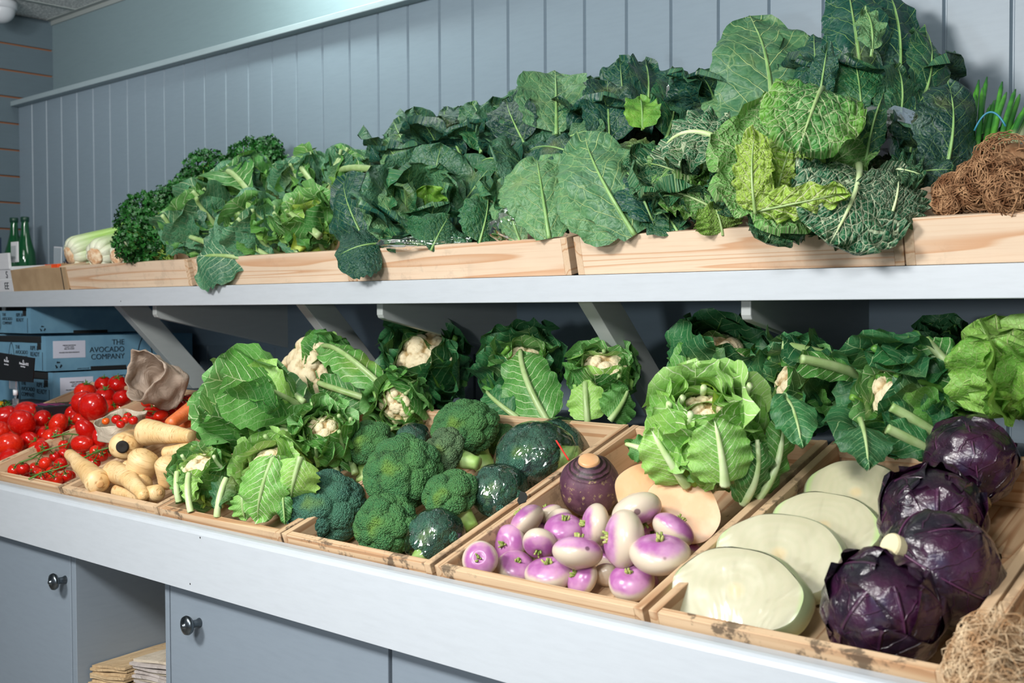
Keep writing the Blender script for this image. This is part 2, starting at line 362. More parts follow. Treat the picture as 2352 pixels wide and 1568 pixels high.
def arc_mid(A,e,L,ang,start,k=26):
    """midrib leaving start along e, turning towards A: ang = tangent angles (deg) at even knots"""
    s=np.linspace(0,1,k); a=np.radians(np.interp(s,np.linspace(0,1,len(ang)),ang))
    T=np.cos(a)[:,None]*e+np.sin(a)[:,None]*A; P=start+np.concatenate([[np.zeros(3)],np.cumsum((T[1:]+T[:-1])/2,axis=0)*L/(k-1)])
    return P,np.sin(a)[:,None]*e-np.cos(a)[:,None]*A
def axes(A):
    A=unit(A); e1=unit(np.cross(A,[.3,.1,1.]) if abs(A[2])<.9 else np.cross(A,[1.,.2,0])); return A,e1,np.cross(A,e1)
# ---------------- leaf materials ----------------
def leafmat(name,c1,c2,vein,under=None,n=9,vw=.006,net=(16,.25,.018),rough=.42,bstr=.5,midw=.012,blister=0.,trans=.18,edge=None,k=.75,bloom=.0):
    m=NM(name); uv=m.sep(m.co('UV')); ux=m.M('SUBTRACT',uv[0],.5); x=m.M('ABSOLUTE',ux); s=uv[1]
    ob=m.co('Object'); p2=m.comb(ux,s,m.M('MULTIPLY',m.rand(),9.)); nz=m.noise(p2,5,3)
    q=m.M('SUBTRACT',s,m.M('ADD',m.M('MULTIPLY',x,k),m.M('MULTIPLY',m.M('MULTIPLY',x,x),.9)))
    q=m.M('ADD',q,m.M('MULTIPLY',m.M('SIGN',ux),.028)); q=m.M('ADD',q,m.M('MULTIPLY',m.M('SUBTRACT',nz,.5),.12))
    d=m.M('DIVIDE',m.M('ABSOLUTE',m.M('SUBTRACT',m.M('FRACT',m.M('MULTIPLY',q,n)),.5)),n)
    wv=m.M('MULTIPLY',m.M('MAXIMUM',m.M('SUBTRACT',1.,m.M('MULTIPLY',x,2.4)),.22),vw)
    lat=m.ss(m.M('DIVIDE',d,wv),1.,.35)
    mid=m.ss(m.M('DIVIDE',x,m.M('MULTIPLY',m.M('SUBTRACT',1.12,s),midw)),1.3,.6)
    dn=m.n('Mix',data_type='VECTOR'); 
    nv=m.n('TexNoise'); m.put(nv.inputs['Vector'],p2); nv.inputs['Scale'].default_value=9
    av=m.n('VectorMath',operation='MULTIPLY_ADD'); m.put(av.inputs[0],nv.outputs[1]); av.inputs[1].default_value=(.05,.05,0); m.put(av.inputs[2],p2)
    ve=m.vor(av.outputs[0],net[0],'DISTANCE_TO_EDGE'); nt=m.ss(ve,net[2]*3,net[2])
    ve2=m.vor(av.outputs[0],net[0]*2.7,'DISTANCE_TO_EDGE'); nt2=m.ss(ve2,.12,.02)
    V=m.M('MAXIMUM',m.M('MAXIMUM',lat,mid),m.M('MULTIPLY',nt,net[1]))
    V2=m.M('MAXIMUM',V,m.M('MULTIPLY',nt2,net[1]*.3))
    rv=m.rand(); base=m.mix(m.ss(m.M('ADD',m.noise(ob,16,4,.6),m.M('MULTIPLY',m.M('SUBTRACT',rv,.5),.5)),.3,.7),hexc(c1),hexc(c2))
    if edge: base=m.mix(m.ss(x,.10,.34,0,.8),base,hexc(edge))
    if under:
        bf=m.n('NewGeometry').outputs['Backfacing']; base=m.mix(m.M('MULTIPLY',bf,.75),base,hexc(under))
    col=m.mix(V2,base,hexc(vein)); col=m.mix(m.ss(m.noise(ob,7,2),.62,.74,0,.22),col,hexc('#B9B04A'))
    h=m.M('ADD',m.M('MULTIPLY',V,.8 if not blister else (-.9 if blister>.6 else .5)),m.M('ADD',m.M('MULTIPLY',m.noise(p2,30,4,.6),.5),m.M('MULTIPLY',m.noise(p2,10,2),1.4 if not blister else .4)))
    if blister: h=m.M('ADD',h,m.M('ADD',m.M('MULTIPLY',m.ss(ve,0,.30),blister),m.M('MULTIPLY',m.ss(ve2,0,.35),blister*.5)))
    col=m.mix(m.ss(m.noise(ob,21,4,.7),.50,.72,0,bloom),col,hexc('#7E9C8C')); m.fin(col,rough,m.bump(h,bstr,.0035),spec=.45)
    tr=m.n('BsdfTranslucent'); m.put(tr.inputs[0],m.mix(.35,col,hexc('#9CC83A'))); mx=m.n('MixShader'); mx.inputs[0].default_value=trans
    m.t.links.new(m.b.outputs[0],mx.inputs[1]); m.t.links.new(tr.outputs[0],mx.inputs[2]); m.t.links.new(mx.outputs[0],m.out.inputs[0])
    return m.m
def stalkmat(name,c1,c2,tip):
    m=NM(name); uv=m.sep(m.co('UV')); c=m.mix(m.ss(m.noise(m.co('Object',scale=(1,1,1)),35,3),.35,.7),hexc(c1),hexc(c2)); nz=m.noise(m.comb(m.M('MULTIPLY',uv[0],9.),uv[1]),5,3)
    c=m.mix(m.ss(nz,.5,.8,0,.3),c,hexc(tip)); 
    return m.fin(c,.38,m.bump(nz,.25,.001),sss=.08)
LM={}
LM['caul']=leafmat('cauliflower_leaf','#5A9A42','#3F8038','#CFE4B0','#6CA65C',n=11,vw=.0075,net=(20,.12,.02),midw=.020)
LM['caulL']=leafmat('cauliflower_leaf_light','#90C458','#6CAA48','#E8F2CC','#9CCB70',n=10,vw=.009,net=(18,.15,.02),midw=.018)
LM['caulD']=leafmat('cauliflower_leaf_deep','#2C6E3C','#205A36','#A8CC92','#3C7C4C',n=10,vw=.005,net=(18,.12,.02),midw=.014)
LM['caulB']=leafmat('cauliflower_leaf_blue_green','#437E58','#2C6449','#C6DCB0','#5C9470',n=9,vw=.009,net=(16,.15,.02),midw=.02,bstr=.8,blister=.25,k=1.0,trans=.1)
LM['caulY']=leafmat('cauliflower_leaf_yellow','#B4CC48','#8DB840','#E6EDB4','#BAD060',n=10,vw=.005,net=(18,.15,.02),midw=.018)
LM['col']=leafmat('spring_green_leaf','#12483C','#0B3430','#7FA862','#3E6E50',n=7,vw=.006,net=(9,.22,.012),midw=.014,rough=.36,bstr=1.,blister=.38,k=1.25,trans=.05,bloom=.2)
LM['colG']=leafmat('spring_green_leaf_grey','#5A8A5A','#3F704C','#B0CC86','#5C8A64',n=7,vw=.0075,net=(8,.25,.014),midw=.016,rough=.46,bstr=1.,blister=.42,k=1.25,trans=.07,bloom=.3)
LM['colM']=leafmat('spring_green_leaf_mid','#26663E','#174C34','#94BC6C','#467A54',n=7,vw=.0068,net=(9,.22,.012),midw=.015,rough=.4,bstr=1.,blister=.4,k=1.25,trans=.07,bloom=.15)
LM['colL']=leafmat('spring_green_heart','#7DB53C','#5C9C38','#C8DC80',None,n=7,vw=.004,net=(10,.3,.012),midw=.012,bstr=.7)
LM['savD']=leafmat('savoy_leaf_dark','#1A5A36','#124A34','#9CBE84','#2A6A40',n=8,vw=.0085,net=(11,.5,.014),midw=.017,rough=.45,bstr=1.,blister=.9,trans=.08,k=1.5)
LM['savM']=leafmat('savoy_leaf_green','#649E4C','#44863E','#D0E2AA','#6CA856',n=9,vw=.010,net=(11,.5,.014),midw=.018,rough=.42,bstr=.9,blister=.9,edge='#6AA436',k=1.5)
LM['savL']=leafmat('savoy_leaf_light','#9CC04A','#7CB03C','#DCE6AC','#A8C860',n=8,vw=.010,net=(11,.45,.014),midw=.017,rough=.4,bstr=.9,blister=.9,k=1.5)
LM['savW']=leafmat('savoy_leaf_white_veined','#2C6E44','#1C5A3C','#D6E2BC','#3A7A4C',n=9,vw=.014,net=(10,.6,.018),midw=.022,rough=.42,bstr=1.,blister=.9,trans=.08,k=1.7)
LM['chin']=leafmat('pale_green_leaf','#84B848','#66A23E','#C6DC90','#90C05C',n=9,vw=.004,net=(12,.45,.015),midw=.03,bstr=.8)
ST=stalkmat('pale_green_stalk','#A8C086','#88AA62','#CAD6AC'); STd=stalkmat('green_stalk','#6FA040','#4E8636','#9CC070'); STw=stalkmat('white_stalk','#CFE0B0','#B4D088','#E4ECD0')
STv=stalkmat('vein_stalk','#8FB870','#6F9C58','#B8CC90')
# ---------------- curd / broccoli texture meshes ----------------
_ico={}
def ico(sub):
    if sub not in _ico:
        bm=bmesh.new(); bmesh.ops.create_icosphere(bm,subdivisions=sub,radius=1); bm.verts.ensure_lookup_table()
        _ico[sub]=(np.array([v.co[:] for v in bm.verts]),[tuple(v.index for v in f.verts) for f in bm.faces]); bm.free()
    return _ico[sub]
def lumps(D,K,rad,seed,power=.5):
    r=np.random.RandomState(seed); i=np.arange(K)+.5; ph=np.arccos(1-2*i/K); th=PI*(1+5**.5)*i
    C=np.stack([np.cos(th)*np.sin(ph),np.sin(th)*np.sin(ph),np.cos(ph)],1)+r.normal(size=(K,3))*.35/math.sqrt(K)*1.2; C/=np.linalg.norm(C,axis=1)[:,None]
    best=np.full(len(D),-2.); idx=np.zeros(len(D),int)
    for a in range(0,len(D),8000):
        c=D[a:a+8000]@C.T; best[a:a+8000]=c.max(1); idx[a:a+8000]=c.argmax(1)
    d=np.arccos(np.clip(best,-1,1))/rad; return np.sqrt(np.clip(1-d*d,0,1)),idx
def floret_mesh(name,R,sub,K1,K2,a1,a2,seed,squash=.75,under=.45,az=(0,0,1),spread=0.):
    D,F=ico(sub); h1,i1=lumps(D,K1,2.15/math.sqrt(K1),seed); h2,i2=lumps(D,K2,2.3/math.sqrt(K2),seed+1)
    r=np.random.RandomState(seed); j=r.rand(K1)*.10
    rad=R*(1-a1+a1*h1+a2*h2*(.4+.6*h1)+j[i1]-.05+.06*snoise(D,1.3,seed,2))
    V=D*rad[:,None]; V[:,2]=np.where(V[:,2]>0,V[:,2]*squash,V[:,2]*under)
    M=np.array(rotM(az))[:3,:3]; V=V@M.T
    me=bpy.data.meshes.new(name); me.from_pydata(V.tolist(),[],F)
    at=me.attributes.new('lump','FLOAT','POINT'); at.data.foreach_set('value',(h1*.6+h2*.4).astype(np.float32)); me.update(); return me
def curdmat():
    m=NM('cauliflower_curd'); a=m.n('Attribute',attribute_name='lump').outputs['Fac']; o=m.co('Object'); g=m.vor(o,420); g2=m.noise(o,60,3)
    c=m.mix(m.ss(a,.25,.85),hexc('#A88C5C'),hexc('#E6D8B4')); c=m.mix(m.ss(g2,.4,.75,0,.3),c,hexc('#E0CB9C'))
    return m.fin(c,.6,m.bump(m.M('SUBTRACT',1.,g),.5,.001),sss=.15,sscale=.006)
M_curd=curdmat()
def broccmat(name,a,b,hi,film=False):
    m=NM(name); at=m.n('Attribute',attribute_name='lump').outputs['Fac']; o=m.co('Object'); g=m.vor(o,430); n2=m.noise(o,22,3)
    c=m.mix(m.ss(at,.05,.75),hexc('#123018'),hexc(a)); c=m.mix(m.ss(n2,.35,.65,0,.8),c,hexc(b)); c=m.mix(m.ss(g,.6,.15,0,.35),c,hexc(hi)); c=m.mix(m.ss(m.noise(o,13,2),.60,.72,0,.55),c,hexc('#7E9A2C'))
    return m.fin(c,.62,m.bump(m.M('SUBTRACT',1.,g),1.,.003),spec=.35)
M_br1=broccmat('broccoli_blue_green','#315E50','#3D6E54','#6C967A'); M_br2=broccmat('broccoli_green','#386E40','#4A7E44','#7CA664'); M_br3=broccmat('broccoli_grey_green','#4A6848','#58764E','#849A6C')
m=NM('broccoli_stalk'); c=m.mix(m.ss(m.noise(m.co('Object'),30,4),.35,.7),hexc('#8DB85A'),hexc('#B9D08A')); M_bst=m.fin(c,.45,m.bump(m.noise(m.co('Object'),60,3),.3,.001),sss=.1)
def filmmat(bd=.02,rg=.07,nm='cling_film'):
    m=NM(nm); o=m.co('Object'); w=m.noise(m.co('Object',scale=(1,1,.5)),11,3,.5,1.2)
    tr=m.n('BsdfTransparent'); tr.inputs[0].default_value=(.97,.985,.98,1); gl=m.n('BsdfGlossy'); gl.inputs['Roughness'].default_value=rg; gl.inputs[0].default_value=(1,1,1,1); m.put(gl.inputs['Normal'],m.bump(w,1.,bd))
    lw=m.n('LayerWeight'); lw.inputs[0].default_value=.32; m.put(lw.inputs['Normal'],m.bump(w,1.,.010)); mx=m.n('MixShader')
    m.put(mx.inputs[0],m.ss(lw.outputs['Fresnel'],0,1,.09 if bd>.01 else .03,.8 if bd>.01 else .45)); m.t.links.new(tr.outputs[0],mx.inputs[1]); m.t.links.new(gl.outputs[0],mx.inputs[2]); m.t.links.new(mx.outputs[0],m.out.inputs[0]); return m.m
M_film=filmmat()
M_film2=filmmat(.006,.16,'soft_cling_film')
# ---------------- head builders ----------------
def cauli(c,R,A,label,seed,curd=.62,kinds=('caulL','caul','caul'),n=(6,7,7),name='cauliflower',wrap=118,flare=30,group='cauliflowers',st=None,cut=.5,curdoff=.20,skip=None):
    st=st or ST
    A,e1,e2=axes(A); r=np.random.RandomState(seed); t=empty(name,tuple(c),label=label,cat='cauliflower' if name=='cauliflower' else 'greens',group=group)
    if curd:
        me=floret_mesh('curd',R*curd,6,42,420,.13,.035,seed,.85,.8,tuple(A)); o=link('curd',me,M_curd,t,loc=tuple(A*R*curdoff))
    base=-A*R*.72
    for L_,(cnt,kind) in enumerate(zip(n,kinds)):
        for i in range(cnt):
            ph=(i+.5*L_)/cnt*2*PI+r.uniform(-.22,.22); e=math.cos(ph)*e1+math.sin(ph)*e2
            rr=R*(.80+.13*L_)*r.uniform(.95,1.06); end=wrap-L_*8+r.uniform(-10,10)
            ang=[8,40,75,end*.82,end,end-(flare*(.4+.6*L_)*r.uniform(.2,1.3))]
            L=rr*math.radians(end)*r.uniform(.92,1.10)*.98; P,N=arc_mid(A,e,L,ang,base)
            kd=kind if r.rand()>.18 else kinds[min(2,L_+1)]
            leaf(t,'leaf',[LM[kd],st],P,N,R*r.uniform(1.25,1.75),'cauli',cup=.85/rr*np.linspace(1.1,.3,26),fold=.05,ruf=(R*.085*r.uniform(.4,1.5),r.uniform(2,4.2)),crum=(.003,32),stalk=(R*.085,R*(.045 if r.rand()<cut*.5 else .012)),seed=seed*40+L_*13+i,jag=.07)
    return t
def rosette(c,R,A,label,seed,kinds=('colL','colM','col'),n=(5,7,8),group='spring greens',cat='cabbage',name='spring_greens',flares=((20,70,100,120),(15,50,75,80),(10,35,55,40)),W=1.5,shape='round',crum=(.006,26),ruf=.10,st=None,ball=None,ballr=.62,scales=(.8,1.1,1.4)):
    A,e1,e2=axes(A); r=np.random.RandomState(seed); t=empty(name,tuple(c),label=label,cat=cat,group=group)
    st=st or STv
    if ball:
        for i in range(5):
            ph=i/5*2*PI+.3; e=math.cos(ph)*e1+math.sin(ph)*e2; P,N=arc_mid(A,e,R*ballr*2.9,[0,60,120,175],-A*R*(ballr-.07))
            leaf(t,'heart_leaf',[LM[ball],st],P,N,R*2.5*ballr,'wrap',cup=1.15/(R*ballr),ruf=(.002,4),crum=(.003,40),stalk=(.003,.001),seed=seed*31+i)
    for L_,(cnt,kind,fl,sc) in enumerate(zip(n,kinds,flares,scales)):
        for i in range(cnt):
            ph=(i+.5*L_)/cnt*2*PI+r.uniform(-.25,.25); e=math.cos(ph)*e1+math.sin(ph)*e2
            ang=[a+r.uniform(-10,10) for a in fl]; P,N=arc_mid(A,e,R*sc*1.25*r.uniform(.88,1.12),ang,-A*R*.5)
            leaf(t,'leaf',[LM[kind],st],P,N,R*W*sc*.8*r.uniform(.85,1.15),shape,cup=(.7-.45*L_)/R,ruf=(R*ruf*r.uniform(.6,1.4),r.uniform(2.5,4.5)),crum=crum,stalk=(R*.04,R*.008),seed=seed*37+L_*11+i,jag=.05)
    return t
def bez(a,b,c,k=26):
    s=np.linspace(0,1,k)[:,None]; return (1-s)**2*a+2*s*(1-s)*b+s*s*c
def handleaf(par,bx,by,tx,ty,wpx,Yb,Yt,kind,bulge=.15,tilt=(0,0),shape='round',cup=.5,seed=0,ruf=(.006,3.5),crum=(.010,18),stalk=(.0026,.0005),st=None,side=0.,mode='Y',fold=0.,nu=27,jag=.07,curlend=0.):
    """a leaf whose midrib runs between two points of the place; outer side turned to the shopper"""
    f=atY if mode=='Y' else atR
    a=f(bx,by,Yb); c=f(tx,ty,Yt); L=np.linalg.norm(c-a); T=unit(c-a); n=unit(view(tilt[0],tilt[1],1)); n=unit(n-T*(n@T)); sd=np.cross(T,n)
    mid=(a+c)/2+n*L*bulge*1.6+sd*L*side; P=bez(a,mid,c,38); Wd=sz((a+c)/2,wpx); o0=np.array(par.location)
    return leaf(par,'leaf',[LM[kind],st or STv],P-o0,n,Wd,shape,cup=cup*2/Wd,fold=fold,ruf=ruf,crum=crum,stalk=stalk,seed=seed+1000,nu=nu,jag=jag,curlend=curlend)
# ---------------- cauliflowers on the lower display ----------------
def C_R(px,py,h,rpx,ax,label,seed,**k):
    R=.07
    for _ in range(4): c=atR(px,py,R*.95-.068+h); R=sz(c,rpx)
    return cauli(c,R*1.06,view(*ax),label,seed,**k)
def C_Y(px,py,Y,rpx,ax,label,seed,**k):
    c=atY(px,py,Y); return cauli(c,sz(c,rpx)*1.06,view(*ax),label,seed,**k)
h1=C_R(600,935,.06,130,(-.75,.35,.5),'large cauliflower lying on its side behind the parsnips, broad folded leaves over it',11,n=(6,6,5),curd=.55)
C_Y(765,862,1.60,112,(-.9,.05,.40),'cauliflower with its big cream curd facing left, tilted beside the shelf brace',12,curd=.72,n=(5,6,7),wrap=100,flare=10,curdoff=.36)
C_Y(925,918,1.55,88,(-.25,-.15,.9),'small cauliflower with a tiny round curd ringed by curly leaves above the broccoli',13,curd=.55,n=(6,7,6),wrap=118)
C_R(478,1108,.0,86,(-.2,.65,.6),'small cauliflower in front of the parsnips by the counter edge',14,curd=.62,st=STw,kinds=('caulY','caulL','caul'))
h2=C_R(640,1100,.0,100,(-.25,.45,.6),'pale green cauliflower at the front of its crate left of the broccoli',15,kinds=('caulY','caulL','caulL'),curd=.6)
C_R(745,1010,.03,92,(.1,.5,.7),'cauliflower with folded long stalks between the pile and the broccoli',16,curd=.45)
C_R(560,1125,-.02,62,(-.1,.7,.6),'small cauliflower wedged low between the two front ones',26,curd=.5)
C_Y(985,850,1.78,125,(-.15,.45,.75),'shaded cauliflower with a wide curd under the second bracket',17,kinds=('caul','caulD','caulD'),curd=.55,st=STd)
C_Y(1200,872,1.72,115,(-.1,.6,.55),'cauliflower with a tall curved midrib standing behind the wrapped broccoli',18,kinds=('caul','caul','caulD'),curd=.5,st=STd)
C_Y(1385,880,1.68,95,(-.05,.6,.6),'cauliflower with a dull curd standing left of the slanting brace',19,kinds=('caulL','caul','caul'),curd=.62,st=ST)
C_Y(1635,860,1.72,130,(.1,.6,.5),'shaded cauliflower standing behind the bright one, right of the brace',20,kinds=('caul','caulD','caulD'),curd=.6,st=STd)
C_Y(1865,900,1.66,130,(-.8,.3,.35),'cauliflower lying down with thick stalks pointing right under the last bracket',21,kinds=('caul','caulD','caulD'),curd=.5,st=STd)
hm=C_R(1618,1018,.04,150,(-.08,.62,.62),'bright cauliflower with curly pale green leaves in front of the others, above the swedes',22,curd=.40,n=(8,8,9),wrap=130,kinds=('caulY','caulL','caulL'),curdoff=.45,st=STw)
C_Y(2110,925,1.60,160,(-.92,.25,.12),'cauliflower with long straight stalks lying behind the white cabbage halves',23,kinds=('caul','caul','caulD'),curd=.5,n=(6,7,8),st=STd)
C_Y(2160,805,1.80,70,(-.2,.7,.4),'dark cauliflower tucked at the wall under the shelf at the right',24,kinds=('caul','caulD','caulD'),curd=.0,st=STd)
for k,(a,lab) in enumerate((((2345,905,1.58,110),'tall pale green leafy cabbage standing at the right edge behind the red cabbages'),)):
    c=atY(*a[:3]); rosette(c,sz(c,a[3]),view(-.05,.9,.2),lab,60+k,kinds=('chin','chin','chin'),group=None,name='leafy_cabbage',flares=((40,80,95,100),(30,75,90,80),(25,70,80,60)),W=1.7,st=STw,scales=(1.2,1.5,1.7))
# ---------------- single big leaves of the lower cauliflowers ----------------
def find(sub_):
    return next(o for o in COL.objects if sub_ in str(o.get('label','')))
hb,hg,hh_,hi_,hj,hk,hmm=[find(q) for q in ('big cream curd','wide curd under','tall curved midrib','dull curd','standing behind the bright','thick stalks pointing right','long straight stalks')]
R_=dict(mode='R',st=ST)
handleaf(h1,735,1010,452,962,135,.02,.085,'caul',.16,(-.1,-.2),'round',.5,201,stalk=(.0075,.0035),side=.16,ruf=(.006,3),crum=(.006,16),**R_)
handleaf(h1,730,975,520,865,150,.04,.12,'caul',.16,(-.1,.5),'round',.6,202,stalk=(.006,.004),side=-.08,crum=(.006,16),**R_)
handleaf(h1,700,925,560,822,110,.09,.12,'caul',.14,(-.1,.7),'round',.6,203,stalk=(.006,.004),side=-.10,crum=(.006,16),**R_)
handleaf(h1,775,1090,735,960,90,-.02,.06,'caulD',.14,(.2,.2),'round',.5,204,stalk=(.006,.005),**R_)
handleaf(h1,815,1090,770,950,80,-.03,.05,'caul',.10,(.5,.1),'round',.5,205,stalk=(.007,.005),side=-.06,**R_)
handleaf(h2,630,1050,592,1192,115,.095,.005,'caulL',.22,(-.1,.2),'round',.5,206,stalk=(.006,.001),jag=.12,**R_)
handleaf(h2,690,1050,668,1150,110,.09,.02,'caulL',.25,(.1,.3),'round',.5,208,stalk=(.006,.001),jag=.12,**R_)
handleaf(h2,650,1120,655,1204,42,.045,-.002,'caul',.1,(0,.1),'point',.5,207,stalk=(.003,.001),**R_)
handleaf(h2,560,1130,565,1195,70,.04,-.005,'caulL',.2,(-.2,.1),'round',.6,209,stalk=(.005,.001),jag=.12,**R_)
S_=dict(mode='R',st=STw)
handleaf(hm,1664,1110,1640,962,150,.045,.130,'caulL',.16,(-.05,.3),'round',.55,211,stalk=(.0075,.002),crum=(.004,20),**S_)
handleaf(hm,1575,1110,1495,985,130,.03,.115,'caulL',.2,(-.4,.3),'round',.6,212,stalk=(.008,.003),crum=(.004,20),**S_)
handleaf(hm,1705,1150,1738,1010,100,.0,.085,'caul',.2,(.4,.1),'round',.6,213,stalk=(.007,.003),**S_)
handleaf(hm,1740,1140,1790,960,100,.0,.09,'caul',.2,(.6,.1),'round',.6,214,stalk=(.007,.003),**S_)
handleaf(hm,1500,1040,1440,1020,70,.075,.09,'caul',.2,(-.4,.3),'point',.6,215,stalk=(.006,.003),**S_)
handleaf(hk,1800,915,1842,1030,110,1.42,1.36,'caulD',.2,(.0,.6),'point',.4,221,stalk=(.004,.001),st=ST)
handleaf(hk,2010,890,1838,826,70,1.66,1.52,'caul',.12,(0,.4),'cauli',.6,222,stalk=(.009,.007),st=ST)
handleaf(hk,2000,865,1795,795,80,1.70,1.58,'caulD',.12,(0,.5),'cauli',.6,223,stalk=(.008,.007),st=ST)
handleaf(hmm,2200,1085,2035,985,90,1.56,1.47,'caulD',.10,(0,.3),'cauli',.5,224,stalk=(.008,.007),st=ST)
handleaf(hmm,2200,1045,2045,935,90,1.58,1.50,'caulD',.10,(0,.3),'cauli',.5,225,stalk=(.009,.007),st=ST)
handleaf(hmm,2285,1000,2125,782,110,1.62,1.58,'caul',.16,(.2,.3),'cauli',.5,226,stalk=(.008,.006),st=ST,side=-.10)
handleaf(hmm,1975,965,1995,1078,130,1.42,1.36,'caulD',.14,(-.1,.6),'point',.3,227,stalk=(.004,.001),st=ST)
handleaf(hh_,1262,975,1196,808,130,1.60,1.64,'caul',.16,(-.1,.2),'round',.5,228,stalk=(.007,.005),st=ST,side=-.10)
handleaf(hh_,1190,960,1120,900,90,1.58,1.60,'caulD',.2,(-.4,.2),'point',.4,229,stalk=(.006,.003),st=ST)
handleaf(hi_,1350,968,1345,880,90,1.58,1.60,'caulL',.16,(-.2,.2),'round',.5,230,stalk=(.006,.005),st=ST)
handleaf(hi_,1400,965,1440,900,90,1.58,1.62,'caul',.16,(.4,.2),'round',.4,231,stalk=(.006,.003),st=ST)
handleaf(hb,880,890,740,798,90,1.52,1.54,'caul',.22,(.2,.6),'round',.6,232,stalk=(.006,.005),st=ST,side=-.08)
handleaf(hb,880,925,735,880,90,1.56,1.50,'caul',.2,(.1,.0),'round',.6,233,stalk=(.008,.006),st=ST)
handleaf(hj,1560,900,1600,790,80,1.60,1.66,'caul',.2,(-.3,.3),'round',.4,234,stalk=(.005,.003),st=ST)
hd=find('in front of the parsnips by the counter')
for q in ((412,1150,408,1085,45,.0,.045,'caul'),(440,1175,435,1090,50,.0,.05,'caulL'),(500,1185,520,1100,70,.0,.05,'caulD')): handleaf(hd,*q[:7],q[7],.14,(-.2,.2),'cauli',.6,250+q[0],mode='R',st=STw,stalk=(.006,.005))
# ---------------- broccoli ----------------
def broccoli(px,py,rpx,h,label,seed,mat,st=None,az=(0,.25,1),film=False,K=24,sq=.78,name='broccoli'):
    R=.05
    for _ in range(4): c=atR(px,py,h+R*.55-.050); R=sz(c,rpx)
    Z=view(*az); t=empty(name,tuple(c),label=label,cat='broccoli',group='broccoli heads')
    me=floret_mesh('crown',R,6 if rpx>45 else 5,int(K*(1.7 if K>14 else 1)),900,.12 if K>14 else .22,.065,seed,sq,.55,tuple(Z)); link('crown',me,mat,t)
    r=np.random.RandomState(seed)
    s=-Z if st is None else view(*st); L=R*1.35; a=np.array([0,0,0])-Z*R*.1
    g=G(); P=bez(a,a+s*L*.5-Z*R*.12,a+s*L,12); g.tube(P,np.linspace(R*.46,R*.27,12),14)
    A,e1,e2=axes(s)
    for i in range(6):
        ph=i/6*2*PI+r.rand(); e=math.cos(ph)*e1+math.sin(ph)*e2; b=a+s*L*r.uniform(.35,.6); g.tube(bez(b,b-s*L*.15+e*R*.25,a+e*R*.62+Z*R*.02,8),np.linspace(R*.13,R*.17,8),8)
    v=np.array(g.v); v+=snoise(v,60,seed)[:,None]*R*.02; g.v=[tuple(q) for q in v]; g.obj('stalk',M_bst,t,smooth=True)
    if film:
        D,F=ico(5); V=D*R*(1.06+.035*snoise(D,2.2,seed)[:,None]+.012*snoise(D,9,seed+3)[:,None]); V[:,2]=np.where(V[:,2]>0,V[:,2]*(sq+.03),V[:,2]*.62)
        V=V@np.array(rotM(tuple(Z)))[:3,:3].T; 
        if st is not None: w=np.clip(V@s/R,0,None); V+=s*(w**2*R*.38)[:,None]
        me=bpy.data.meshes.new('film'); me.from_pydata(V.tolist(),[],F); link('cling_film',me,M_film,t)
    return t
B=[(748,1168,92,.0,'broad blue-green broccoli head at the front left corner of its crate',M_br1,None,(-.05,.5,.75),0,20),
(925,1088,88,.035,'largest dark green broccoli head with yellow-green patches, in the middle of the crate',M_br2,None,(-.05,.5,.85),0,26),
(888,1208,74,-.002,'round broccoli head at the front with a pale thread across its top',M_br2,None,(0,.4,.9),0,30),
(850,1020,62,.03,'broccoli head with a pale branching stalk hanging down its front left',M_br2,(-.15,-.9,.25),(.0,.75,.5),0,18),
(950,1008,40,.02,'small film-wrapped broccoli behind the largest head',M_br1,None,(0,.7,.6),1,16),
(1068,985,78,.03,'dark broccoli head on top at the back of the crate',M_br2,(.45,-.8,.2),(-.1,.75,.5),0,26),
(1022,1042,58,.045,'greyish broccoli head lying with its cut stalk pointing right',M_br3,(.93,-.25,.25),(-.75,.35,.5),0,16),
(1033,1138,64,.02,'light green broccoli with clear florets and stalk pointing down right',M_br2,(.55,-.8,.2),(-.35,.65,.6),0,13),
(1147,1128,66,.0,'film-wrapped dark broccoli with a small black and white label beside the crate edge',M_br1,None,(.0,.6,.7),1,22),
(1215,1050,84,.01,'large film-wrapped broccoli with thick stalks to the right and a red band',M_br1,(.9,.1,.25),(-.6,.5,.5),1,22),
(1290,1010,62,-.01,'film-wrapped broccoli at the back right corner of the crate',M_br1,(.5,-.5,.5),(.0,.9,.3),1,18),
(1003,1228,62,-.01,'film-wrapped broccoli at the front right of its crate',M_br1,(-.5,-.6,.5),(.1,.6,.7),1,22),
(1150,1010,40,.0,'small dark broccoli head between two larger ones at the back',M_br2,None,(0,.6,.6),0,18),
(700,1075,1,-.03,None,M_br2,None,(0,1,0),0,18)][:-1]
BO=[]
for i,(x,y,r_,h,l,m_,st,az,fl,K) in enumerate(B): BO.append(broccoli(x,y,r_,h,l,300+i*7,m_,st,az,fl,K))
M_red=plain('red_rubber','#D8322A',.5)
t=BO[9]; o0=np.array(t.location); a=atR(1278,1012,.055)-o0; b=atR(1306,1056,.045)-o0; G().tube(bez(a,(a+b)/2-CF*.008,b),.0014,6).obj('rubber_band',M_red,t)
